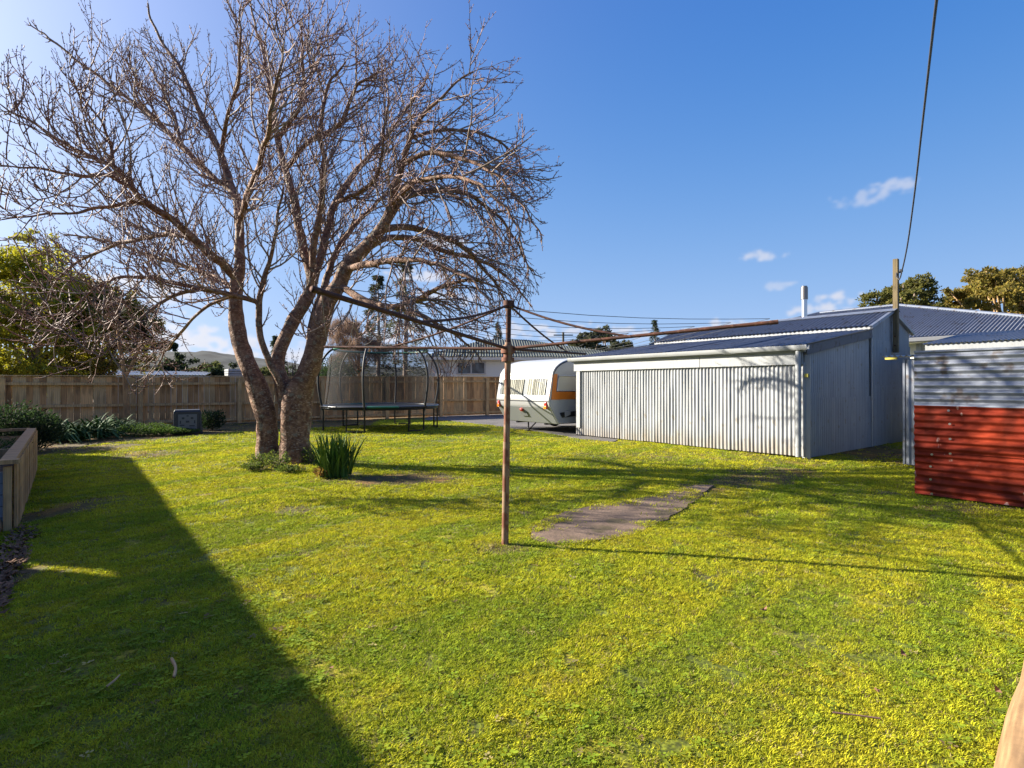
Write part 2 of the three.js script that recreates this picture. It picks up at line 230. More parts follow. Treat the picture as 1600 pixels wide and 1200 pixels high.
const bump = (x, z) => (fbm(x * 0.7, z * 0.7, 5, 3) - 0.5) * 0.05 + 0.07 * Math.exp(-(((x + 4.0) ** 2 + (z + 8.9) ** 2) / 0.5)) - 0.0;
structure(mesh('ground', new THREE.PlaneGeometry(4000, 4000).rotateX(-Math.PI / 2).translate(0, -0.12, 0), std({ color: C(0.06, 0.075, 0.03), roughness: 1 })));
{
  const nx = 260, nz = 240, x0 = -24, x1 = 22, z0 = -33, z1 = 4, pos = [], uv = [], col = [], idx = [];
  for (let j = 0; j <= nz; j++) for (let i = 0; i <= nx; i++) {
    const x = mix(x0, x1, i / nx), z = mix(z0, z1, j / nz), b = bare(x, z);
    pos.push(x, bump(x, z) * (inside(pathP, x, z) || inside(driveP, x, z) ? 0.2 : 1) - 0.01, z); uv.push(x, z);
    const t = mix3([1, 1, 1], [0.72, 0.38, 0.75], b); col.push(...t);
  }
  for (let j = 0; j < nz; j++) for (let i = 0; i < nx; i++) { const a = j * (nx + 1) + i, b = a + nx + 1; idx.push(a, b, a + 1, a + 1, b, b + 1); }
  const g = new THREE.BufferGeometry(); g.setAttribute('position', new THREE.Float32BufferAttribute(pos, 3)); g.setAttribute('uv', new THREE.Float32BufferAttribute(uv, 2)); g.setAttribute('color', new THREE.Float32BufferAttribute(col, 3)); g.setIndex(idx); g.computeVertexNormals();
  M.lawn.vertexColors = true; structure(mesh('lawn', g, M.lawn));
}
function slab(P, y, t, mat, name, rough = 0.03) {          // a flat irregular sheet with thickness
  const r = mulberry(9), pts = [];
  for (let i = 0; i < P.length; i++) { const a = P[i], b = P[(i + 1) % P.length], n = Math.max(1, Math.round(Math.hypot(b[0] - a[0], b[1] - a[1]) / 0.12)); for (let k = 0; k < n; k++) pts.push(new THREE.Vector2(mix(a[0], b[0], k / n) + (r() - 0.5) * rough, -mix(a[1], b[1], k / n) + (r() - 0.5) * rough)); }
  const g = new THREE.ExtrudeGeometry(new THREE.Shape(pts), { depth: t, bevelEnabled: false }).rotateX(-Math.PI / 2).translate(0, y - t, 0);
  return structure(mesh(name, g, mat));
}
slab(pathP, -0.001, 0.06, M.concrete, 'concrete_path', 0.05);
slab(driveP, 0.006, 0.06, M.asphalt, 'driveway', 0.06);

// grass: short tufts, thicker near the camera; colour patches of moss, clover and dry blades
{
  const rnd = mulberry(101);
  function tuft(blades, seed, hgt, wid) {
    const r = mulberry(seed), pos = [], nor = [], idx = [];
    for (let b = 0; b < blades; b++) {
      const a = r() * 6.283, ox = (r() - 0.5) * 0.05, oz = (r() - 0.5) * 0.05, hh = hgt * (0.55 + r() * 0.7), lean = (0.15 + r() * 0.9) * hh, w = wid * (0.7 + r() * 0.6), cx = Math.cos(a), cz = Math.sin(a), i0 = pos.length / 3;
      for (const [t, k] of [[0, 1], [0.55, 0.85], [1, 0]]) { const x = ox + cx * lean * t * t, z = oz + cz * lean * t * t, y = hh * t * (1 - 0.22 * t) - 0.006; if (k) { pos.push(x - cz * w * k, y, z + cx * w * k, x + cz * w * k, y, z - cx * w * k); nor.push(-cx * .5, .86, -cz * .5, -cx * .5, .86, -cz * .5); } else { pos.push(x, y, z); nor.push(-cx * .3, .95, -cz * .3); } }
      idx.push(i0, i0 + 1, i0 + 2, i0 + 2, i0 + 1, i0 + 3, i0 + 2, i0 + 3, i0 + 4);
    }
    const g = new THREE.BufferGeometry(); g.setAttribute('position', new THREE.Float32BufferAttribute(pos, 3)); g.setAttribute('normal', new THREE.Float32BufferAttribute(nor, 3)); g.setIndex(idx); g.computeVertexNormals(); return g;
  }
  function weed(seed) { // flat rosette of round leaves
    const r = mulberry(seed), pos = [], idx = [];
    for (let b = 0; b < 6; b++) { const a = r() * 6.283, d = 0.006 + r() * 0.02, s = 0.006 + r() * 0.006, y = 0.012 + r() * 0.02, cx = Math.cos(a), cz = Math.sin(a), i0 = pos.length / 3, tl = (r() - 0.3) * 0.5; pos.push(cx * d, y, cz * d); for (let k = 0; k < 6; k++) { const q = k / 6 * 6.283; const px = Math.cos(q) * s * 1.3, pz = Math.sin(q) * s; pos.push(cx * (d + s + px) - cz * pz, y + (px + s) * tl, cz * (d + s + px) + cx * pz); } for (let k = 0; k < 6; k++) idx.push(i0, i0 + 1 + (k + 1) % 6, i0 + 1 + k); }
    const g = new THREE.BufferGeometry(); g.setAttribute('position', new THREE.Float32BufferAttribute(pos, 3)); g.setIndex(idx); g.computeVertexNormals(); return g;
  }
  const grassMat = phys(two({ color: C(1, 1, 1), roughness: 0.95, transmission: 0.4, thickness: 0, specularIntensity: 0.15 }));
  const zones = [[1.2, 3.2, 6800, 0.68, 0], [3.2, 5.2, 3900, 0.88, 1], [5.2, 8, 1600, 1.2, 0], [8, 12, 560, 1.7, 1], [12, 20, 190, 2.1, 0]];
  const kinds = [tuft(10, 1, 0.026, 0.0023), tuft(11, 2, 0.023, 0.0025), weed(3)], list = [[], [], []];
  for (const [d0, d1, dens, sc] of zones) {
    const area = 1.02 * (d1 * d1 - d0 * d0), n = Math.round(area * dens);
    for (let i = 0; i < n; i++) {
      const d = Math.sqrt(mix(d0 * d0, d1 * d1, rnd())), x = (rnd() * 2 - 1) * d * 1.02, z = -d;
      if (inside(driveP, x, z)) continue;
      const b = bare(x, z), onPath = inside(pathP, x, z);
      if (onPath && rnd() > step(-5.6, -6.8, z) * 0.5 * step(0.35, 0.6, fbm(x * 3, z * 3, 88, 3)) + 0.9 * step(0.16, 0.0, edge(pathP, x, z) + (fbm(x * 4, z * 4, 89, 4) - 0.5) * 0.5) + 0.01) continue;
      if (rnd() < Math.max(b, 0.85 * step(0.62, 0.74, fbm(x * 8, z * 8, 311, 3)))) continue;
      const al = x * 0.62 - z * 0.785, ac = x * 0.785 + z * 0.62, L1 = fbm(ac * 2.6, al * 0.45, 201, 4), L2 = fbm(x * 6, z * 6, 203, 4), L3 = fbm(ac * 3.2 + 7, al * 0.9, 207, 5);
      let k = rnd() < 0.5 ? 0 : 1, wd = step(0.54, 0.72, fbm(x * 1.7, z * 1.7, 205, 3)) * 0.05 + 0.012; if (d < 5 && rnd() < wd) k = 2;
      let c = mix3([0.38, 0.44, 0.022], [0.62, 0.57, 0.03], rnd()); const moss = step(0.44, 0.60, L1 * 0.4 + L2 * 0.6);
      c = mix3(c, [0.58, 0.49, 0.03], moss * (0.1 + 0.65 * rnd())); c = mix3(c, [0.19, 0.31, 0.022], step(0.46, 0.64, L3) * 0.55);
      if (k === 2) c = mix3(c, [0.15, 0.26, 0.02], 0.6); if (rnd() < 0.05 + b * 0.4) c = rnd() < 0.6 ? [0.44, 0.36, 0.15] : [0.22, 0.15, 0.07];
      const v = 0.55 + rnd() * 0.75; list[k].push([x, (onPath ? -0.004 : bump(x, z) - 0.008), z, rnd() * 6.283, (k === 2 ? 0.62 : onPath ? sc * 1.25 : sc) * (0.7 + rnd() * 0.6) * (0.75 + 0.5 * L2) * (moss > 0.5 ? 0.75 : 1), c.map(q => q * v)]);
    }
  }
  const m4 = new THREE.Matrix4(), q = new THREE.Quaternion(), up = V(0, 1, 0), col = new THREE.Color();
  kinds.forEach((g, k) => {
    const im = shade(new THREE.InstancedMesh(g, grassMat, list[k].length)); im.name = ['lawn_grass', 'lawn_grass_001', 'lawn_clover'][k];
    list[k].forEach(([x, y, z, a, s, c], i) => { im.setMatrixAt(i, m4.compose(V(x, y, z), q.setFromAxisAngle(up, a), V(s, s * 0.85, s))); im.setColorAt(i, col.setRGB(...c)); });
    tag(im, ['short mown green grass blades across the whole lawn', 'short yellowish grass and moss tufts across the lawn', 'small round leaved clover and weeds growing in lawn'][k], ['grass', 'grass', 'clover'][k], null, 'stuff'); scene.add(im);
  });
  console.log('grass', list.map(l => l.length).join(' '));
}

// ------------------------------------------------------------------ the white corrugated shed: lean-to and gabled part
const CORNER = gnd(1256, 716);
{
  const s = thing('corrugated_shed', 'white corrugated iron shed with lean-to, gabled end and blue grey roof', 'shed', CORNER, TURN);
  const W = 5.52, D1 = 2.92, PK = 4.09, D2 = 5.31, H0 = 1.6, HG = 1.91, H1 = 2.36, E2 = 2.46, PH = 2.86;
  const n = 8, sw = W / n;                                      // eight sheets across the front
  const stain = new THREE.MeshStandardMaterial(two({ map: T.white, roughness: 0.6, vertexColors: true }));
  for (let i = 0; i < n; i++) {
    const g = corrugated(-W + i * sw, -W + (i + 1) * sw + 0.03, 0.02 + 0.012 * hash(i, 3, 1), H0 + 0.05, { rows: 14, dent: 0.006, seed: 20 + i, amp: 0.0105 }), p = g.attributes.position, col = [];
    for (let k = 0; k < p.count; k++) { const x = p.getX(k), y = p.getY(k), t = step(0.36, 0.08, y + (fbm(x * 6, y * 2, 7, 4) - 0.5) * 0.42) * (0.45 + 0.8 * (vnoise(x * 26, y * 5, 3) - 0.2)); col.push(...mix3([1, 1, 1], [0.86, 0.72, 0.56], clamp(t))); }  // rust-brown splash stains with ragged outlines
    g.setAttribute('color', new THREE.Float32BufferAttribute(col, 3)); g.translate(0, 0, (i % 2) * 0.004); mesh('wall_sheet', g, stain, s);
  }
  for (const [a, b] of [[-W - 0.02, -W * 0.36], [-W * 0.358, 0.0]]) mesh('fascia', box(b - a, 0.23, 0.03, (a + b) / 2, H0 + 0.125, 0.035), M.whiteTrim, s);
  mesh('soffit', box(W + 0.1, 0.02, 0.1, -W / 2, HG - 0.075, 0.045), M.whiteTrim, s);
  const gs = new THREE.Shape(); gs.moveTo(0, 0); gs.lineTo(0.1, 0); gs.quadraticCurveTo(0.125, 0.03, 0.125, 0.085); gs.lineTo(0.115, 0.085); gs.lineTo(0.1, 0.014); gs.lineTo(0.012, 0.014); gs.lineTo(0.012, 0.09); gs.lineTo(0, 0.09);
  mesh('gutter', new THREE.ExtrudeGeometry(gs, { depth: W + 0.24, bevelEnabled: false }).rotateY(-Math.PI / 2).translate(0.12, HG - 0.06, 0.06), M.whiteTrim, s);
  mesh('downpipe', [tube([V(-0.05, 0.03, 0.1), V(-0.05, HG - 0.05, 0.1)], 0.044, 16), tube([V(-0.05, 0.2, 0.1), V(-0.05, 0.24, 0.1)], 0.05, 16)], M.whiteTrim, s);
  mesh('corner_board', box(0.13, H0 + 0.15, 0.022, 0.035, (H0 + 0.15) / 2, -0.02), M.whiteTrim, s);
  mesh('corner_board', box(0.12, H0 - 0.15, 0.02, -W + 0.12, H0 / 2 + 0.13, 0.03), M.whiteTrim, s);
  mesh('bracket', box(0.05, 0.06, 0.05, 0.06, 1.42, 0.03), M.yellow, s);
  // shaded side walls, sheet by sheet
  const side = (z0, z1, top, k, bot = 0.0) => { const g = corrugated(z0, z1, bot, top, { amp: 0.0095, rows: 6, dent: 0.005, seed: 70 + Math.round(z0 * 10) }); lay(g, V(0, 0, 0), V(0, 0, -1), V(0, 1, 0)); g.translate(0.012 + k * 2.2, 0, 0); mesh('wall_sheet', g, M.white, s); };
  const lt = z => mix(HG + 0.0, H1, z / D1);
  side(0.02, 0.55, z => Math.min(1.12, lt(z)), 0.004); side(0.0, D1 + 0.0, z => lt(z) - 0.02, -0.004, 0.98); side(0.5, D1, 1.03, 0.007);
  const gt = z => z < PK ? mix(E2, PH, (z - D1) / (PK - D1)) : mix(PH, E2, (z - PK) / (D2 - PK));
  side(D1 + 0.02, PK, 1.25, 0.012); side(PK - 0.02, D2, 1.27, 0.015); side(D1 + 0.02, PK, z => Math.min(2.2, gt(z)), 0.006, 1.22); side(PK - 0.02, D2, z => Math.min(2.14, gt(z)), 0.009, 1.22); side(D1 + 0.02, D2, z => gt(z) - 0.01, 0, 2.0);
  mesh('corner_board', box(0.02, E2, 0.06, 0.045, E2 / 2, -D1 - 0.01), M.white, s);
  mesh('barge_flashing', lay(box(D1 + 0.05, 0.16, 0.02, D1 / 2, 0, 0), V(0.055, HG - 0.055, 0.0), V(0, (H1 - HG) / D1, -1).normalize(), V(0, 1, (H1 - HG) / D1).normalize()).translate(0, HG > 0 ? 0.0 : 0, 0), M.oldMetal, s);
  // end and back walls so that the shed is closed
  mesh('end_wall', [lay(corrugated(0, D2, 0, z => z < D1 ? lt(z) - 0.03 : gt(z) - 0.02, { amp: 0.007, per: 6 }), V(-W, 0, 0), V(0, 0, -1), V(0, 1, 0)), lay(corrugated(0, W, 0, E2 - 0.02, { amp: 0.007, per: 6 }), V(-W, 0, -D2), V(1, 0, 0), V(0, 1, 0))], M.white, s);
  // roofs: sheets run down the slope
  const ns = 8;
  const slope = (za, ya, zb, yb, x0, x1, mats, nm, cnt) => { const len = Math.hypot(zb - za, yb - ya), ey = V(0, yb - ya, -(zb - za)).normalize(); for (let i = 0; i < cnt; i++) { const a = mix(x0, x1, i / cnt), b = mix(x0, x1, (i + 1) / cnt) + 0.03, g = corrugated(a, b, 0, len, { pitch: 0.095, amp: 0.019, per: 10, rows: 3, dent: 0.003, seed: 60 + i }); lay(g, V(0, ya + (i % 2) * 0.004, -za), V(1, 0, 0), ey); mesh(nm, g, mats, s); } };
  slope(-0.1, HG + 0.025, D1, H1 + 0.035, -W - 0.12, 0.07, M.roof, 'roof_sheet', ns);
  slope(D1 - 0.12, E2 + 0.0, PK, PH + 0.03, -W + 0.25, 0.04, M.roof, 'roof_sheet', 7);
  slope(D2 + 0.12, E2 + 0.0, PK, PH + 0.03, -W + 0.25, 0.04, M.roof, 'roof_sheet', 7);
  mesh('ridge_cap', [lay(box(W - 0.1, 0.2, 0.006, 0, 0, 0), V(-W / 2 + 0.2, PH + 0.025, -PK + 0.09), V(1, 0, 0), V(0, PH - E2, -(PK - D1)).normalize()), lay(box(W - 0.1, 0.2, 0.006, 0, 0, 0), V(-W / 2 + 0.2, PH + 0.025, -PK - 0.09), V(1, 0, 0), V(0, -(PH - E2), -(PK - D1)).normalize())], M.flashing, s);
  for (const [za, zb] of [[D1 - 0.1, PK], [D2 + 0.1, PK]]) { const a = V(0.06, E2 + 0.005, -za), b = V(0.06, PH + 0.03, -zb), e = V().subVectors(b, a), l = e.length(); mesh('barge_board', lay(box(l, 0.06, 0.07, l / 2, -0.03, 0), a, e.normalize(), V(0, 1, 0).addScaledVector(e, -e.y).normalize()), za < zb ? M.flashing : M.white, s); }
  mesh('eave_fascia', box(W - 0.2, 0.07, 0.02, -W / 2 + 0.15, E2 - 0.045, -(D1 - 0.08)), M.whiteTrim, s);
  mesh('bottom_rail', box(W - 0.02, 0.03, 0.03, -W / 2, 0.03, -0.05), M.old, s);
}

// service mast on the gable, with the overhead cable
{
  const L = 4.12, base = CORNER.clone().add(V(0.788 * L, 0, -0.616 * L)), out = V(-UX, 0, -UZ);
  const m = thing('service_mast', 'weathered timber service pole rising against the shed gable', 'pole', [base.x + out.x * 0.11, 0, base.z + out.z * 0.11], TURN);
  const top = EYE + (HY - 405) / F * 11.8, lo = EYE + (HY - 551) / F * 11.8;
  mesh('post', box(0.095, top - lo, 0.095, 0, (top + lo) / 2, 0, 0.008), M.mast, m); mesh('conduit', tube([V(0.0, lo + 0.05, -0.08), V(0, top - 0.35, -0.08)], 0.016, 8), M.rust, m);
  mesh('insulator', [tube([V(0.0, top - 0.28, -0.06), V(0.04, top - 0.28, -0.13), V(0.04, top - 0.24, -0.17)], 0.016, 8), new THREE.SphereGeometry(0.04, 12, 8).translate(0.04, top - 0.24, -0.18)], M.black, m);
  for (const k of [0.3, 0.7]) mesh('bolt', box(0.03, 0.03, 0.02, 0, mix(lo, lo + 0.5, k), 0.062), M.rust, m);
  const ps = [[1401, 424, 11.75], [1401, 433, 11.7], [1405, 437, 11.6], [1410, 422, 11.2], [1418, 385, 10.4], [1430, 300, 9], [1441, 205, 7.5], [1452, 110, 6.2], [1465, 0, 4.9], [1490, -180, 3.4]].map(a => pt(...a)); ps.push(V(3.2, 6.2, 1), V(3.5, 6.9, 6));
  const c = mesh('overhead_cable', tube(smooth(ps, 0.15), 0.013, 6), M.wire); tag(c, 'black overhead service cable running from the timber pole to the sky', 'cable');
}

// ------------------------------------------------------------------ red and grey corrugated shed at the right
{
  const E = gnd(1429, 772), W = 2.6, H = 1.62, H2 = 1.62;
  const s = thing('red_shed', 'low shed clad in red painted and bare grey corrugated iron', 'shed', E, TURN);
  const seam = 1.005;
  const row = (y0, y1, x0, x1, mat, k, seed) => { const g = corrugated(y0, y1, x0, x1, { amp: 0.0135, rows: 40, dent: 0.006, seed, pitch: 0.078, per: 10 }); const p = g.attributes.position; for (let i = 0; i < p.count; i++) { const a = p.getX(i), b = p.getY(i); p.setXY(i, b, a); } const ix = g.index.array; for (let i = 0; i < ix.length; i += 3) { const t = ix[i]; ix[i] = ix[i + 1]; ix[i + 1] = t; } g.computeVertexNormals(); g.translate(0, 0, k); mesh('wall_sheet', g, mat, s); };
  row(seam - 0.02, H, 0, W, M.galv, 0.012, 5); row(0.5, seam + 0.01, 0, W, M.red, 0.016, 6); row(0.01, 0.53, 0, W, M.red, 0.0, 7);
  const bolts = []; for (let k = 0; k < 4; k++) bolts.push([0.315 + 0.02 * hash(k, 1, 4), seam - 0.02 - k * 0.156 - 0.02 * hash(k, 2, 4), 0.028], [0.15 + 0.03 * hash(k, 3, 4), 0.48 - k * 0.14 - 0.03 * hash(k, 4, 4), 0.014]);
  bolts.forEach(([x, y, z]) => mesh('roofing_nail', new THREE.CylinderGeometry(0.012, 0.012, 0.008, 10).rotateX(Math.PI / 2).translate(x, y, z), M.steel, s));
  mesh('top_capping', box(W, 0.02, 0.07, W / 2, H + 0.01, -0.01), M.galv, s);
  mesh('corner_edge', box(0.02, H - 0.02, 0.02, 0.005, H / 2, -0.028), M.rust, s);
  mesh('roof_sheet', lay(corrugated(0, W, 0, 1.3, { amp: 0.009, per: 6 }), V(0, H + 0.0, -0.03), V(1, 0, 0), V(0, -0.12, -1).normalize()), M.galv, s);
  mesh('back_wall', [lay(corrugated(0, 1.3, 0.0, 1.44, { amp: 0.007, per: 6 }), V(0.02, 0, -0.04), V(0, 0, -1), V(0, 1, 0)), lay(corrugated(0, W, 0.0, 1.42, { amp: 0.007, per: 6 }), V(0, 0, -1.34), V(1, 0, 0), V(0, 1, 0))], M.galv, s);
}
{ // narrow grey shed behind it
  const P = gnd(1411, 726);
  const s = thing('iron_lean_to', 'narrow lean-to of whitish upright corrugated iron behind the red shed', 'shed', P, TURN);
  const top = EYE + (HY - 561) / F * 8.6;
  mesh('wall_sheet', corrugated(0.04, 1.9, 0.01, top, { amp: 0.0105, dent: 0.006, rows: 8, seed: 3 }), M.galv, s);
  mesh('corner_post', box(0.03, top - 0.02, 0.04, 0.01, top / 2, -0.02), M.galv, s);
  mesh('roof_sheet', lay(corrugated(-0.26, 1.9, 0, 1.2, { amp: 0.01, per: 7 }), V(0, top + 0.045, 0.1), V(1, 0, 0), V(0, 0.03, -1).normalize()), M.galv, s);
  mesh('roof_batten', box(0.16, 0.03, 0.05, -0.14, top + 0.01, 0.06), M.yellow, s);
  mesh('back_wall', [box(0.02, top, 1.1, 0.05, top / 2, -0.57), box(1.84, top, 0.02, 0.96, top / 2, -1.13)], M.galv, s);
}
{ // low outbuilding roof with white fascia
  const P = pt(1446, 544, 10.5); P.y = 0;
  const s = thing('outbuilding', 'low outbuilding with white fascia and shallow corrugated roof behind the red shed', 'shed', P, TURN);
  const y = EYE + (HY - 544) / F * 10.5;
  mesh('fascia', box(4.6, 0.12, 0.03, 2.3, y, 0), M.whiteTrim, s);
  mesh('wall', [box(4.4, y - 0.06, 0.05, 2.3, (y - 0.06) / 2, -0.2), box(0.05, y - 0.06, 2.6, 0.12, (y - 0.06) / 2, -1.52)], M.cream, s);
  for (let i = 0; i < 5; i++) mesh('roof_sheet', lay(corrugated(i * 0.94, i * 0.94 + 0.95, 0, 3, { amp: 0.0095, per: 7 }), V(-0.04, y + 0.075 + (i % 2) * 0.004, 0.06), V(1, 0, 0), V(0, 0.13, -1).normalize()), M.roof, s);
  mesh('vent_pipe', tube([V(2.32, y + 0.1, -0.4), V(2.32, y + 0.24, -0.4)], 0.035, 12), M.whiteTrim, s);
}

// ------------------------------------------------------------------ the house with the hipped roof, and its flue
{
  const eave = pt(1420, 528.7, 15.6), ey = eave.y; eave.y = 0;
  const s = thing('hipped_house', 'pale weatherboard house with blue grey hipped corrugated roof', 'house', eave, TURN);
  const S = 5.27, rise = 1.62, xa = -9, xb = 4.0, r0 = -1.83 - 2.76, r1 = -1.83;      // x along the eave
  const p = (x, y, z) => V(x, y, z), face = (pts, m, n) => { const sh = new THREE.Shape(pts.map(q => new THREE.Vector2(q[0], q[1]))); };
  // front slope: corrugated between the two hips
  const len = Math.hypot(S, rise), up = V(0, rise, -S).normalize();
  const hiR = x => x > r1 ? clamp((xb - x) / (xb - r1)) : x < r0 ? clamp((x - xa) / (r0 - xa)) : 1;
  const w = (xb - xa) / 14;
  for (let i = 0; i < 14; i++) mesh('roof_sheet', lay(corrugated(xa + i * w, xa + (i + 1) * w + 0.02, 0, x => Math.max(0.01, hiR(clamp(x, xa, xb)) * len), { pitch: 0.09, amp: 0.018, per: 8 }), p(0, ey + 0.02 + (i % 2) * 0.005, 0), V(1, 0, 0), up), M.roofHouse, s);
  const tri = (a, b, c) => { const g = new THREE.BufferGeometry().setFromPoints([a, b, c]); g.setAttribute('uv', new THREE.Float32BufferAttribute([0, 0, 1, 0, 0.5, 1], 2)); g.computeVertexNormals(); return g; };
  const A = p(xa, ey, 0), B = p(xb, ey, 0), Rl = p(r0, ey + rise, -S), Rr = p(r1, ey + rise, -S), A2 = p(xa, ey, -2 * S), B2 = p(xb, ey, -2 * S);
  mesh('roof_side', [tri(B, B2, Rr), tri(A2, A, Rl), tri(B2, A2, Rl), tri(B2, Rl, Rr)], M.roofHouse, s);
  for (const [a, b] of [[Rl, Rr], [Rr, B], [Rl, A]]) mesh('ridge_cap', tube([a.clone().add(V(0, 0.03, 0)), b.clone().add(V(0, 0.03, 0))], 0.06, 8), M.flashing, s);
  mesh('gutter', box(xb - xa, 0.12, 0.1, (xa + xb) / 2, ey - 0.05, 0.06, 0.02), std({ color: C(0.12, 0.125, 0.14), roughness: 0.5 }), s);
  mesh('soffit', box(xb - xa - 0.1, 0.02, 0.5, (xa + xb) / 2, ey - 0.12, -0.25), M.cream, s);
  for (let k = 0; k < 13; k++) mesh('weatherboard', lay(box(xb - xa - 1, 0.19, 0.02, 0, 0, 0), V((xa + xb) / 2, 0.22 + k * 0.18, -0.48), V(1, 0, 0), V(0, 1, 0.07).normalize()), M.cream, s);
  mesh('wall', [box(xb - xa - 1.05, ey - 0.15, 0.06, (xa + xb) / 2, (ey - 0.15) / 2, -0.54), box(0.06, ey - 0.15, 9.4, xa + 0.55, (ey - 0.15) / 2, -5.27), box(0.06, ey - 0.15, 9.4, xb - 0.55, (ey - 0.15) / 2, -5.27), box(xb - xa - 1.1, ey - 0.15, 0.06, (xa + xb) / 2, (ey - 0.15) / 2, -9.97)], M.cream, s);
  const wn = mesh('window', [box(0.1, 1.3, 0.08, 0.3, ey - 0.85, -0.45), box(0.1, 1.3, 0.08, 2.5, ey - 0.85, -0.45), box(2.1, 0.1, 0.08, 1.4, ey - 0.25, -0.45), box(2.3, 0.09, 0.1, 1.4, ey - 1.5, -0.44)], M.whiteTrim, s);
  mesh('pane', box(2.1, 1.2, 0.03, 1.4, ey - 0.87, -0.462), M.windowDark, wn);
  mesh('corner_board', box(0.14, ey - 0.14, 0.06, 0.12, (ey - 0.14) / 2, -0.46), M.whiteTrim, s);
  // flue
  const q = pt(1257, 505, 20.2), lp = s.worldToLocal ? (s.updateMatrixWorld(true), s.worldToLocal(q.clone())) : q, ft = EYE + (HY - 447) / F * 20.2, mid = EYE + (HY - 467) / F * 20.2;
  const f = mesh('flue', tube([V(lp.x, lp.y - 0.9, lp.z), V(lp.x, mid, lp.z)], 0.095, 16), M.steel, s);
  mesh('flue_cowl', [tube([V(lp.x, mid - 0.02, lp.z), V(lp.x, ft - 0.05, lp.z)], 0.12, 16), tube([V(lp.x, ft - 0.05, lp.z), V(lp.x, ft, lp.z)], 0.1, 16)], std({ color: C(0.22, 0.2, 0.19), roughness: 0.4, metalness: 0.8 }), f);
}

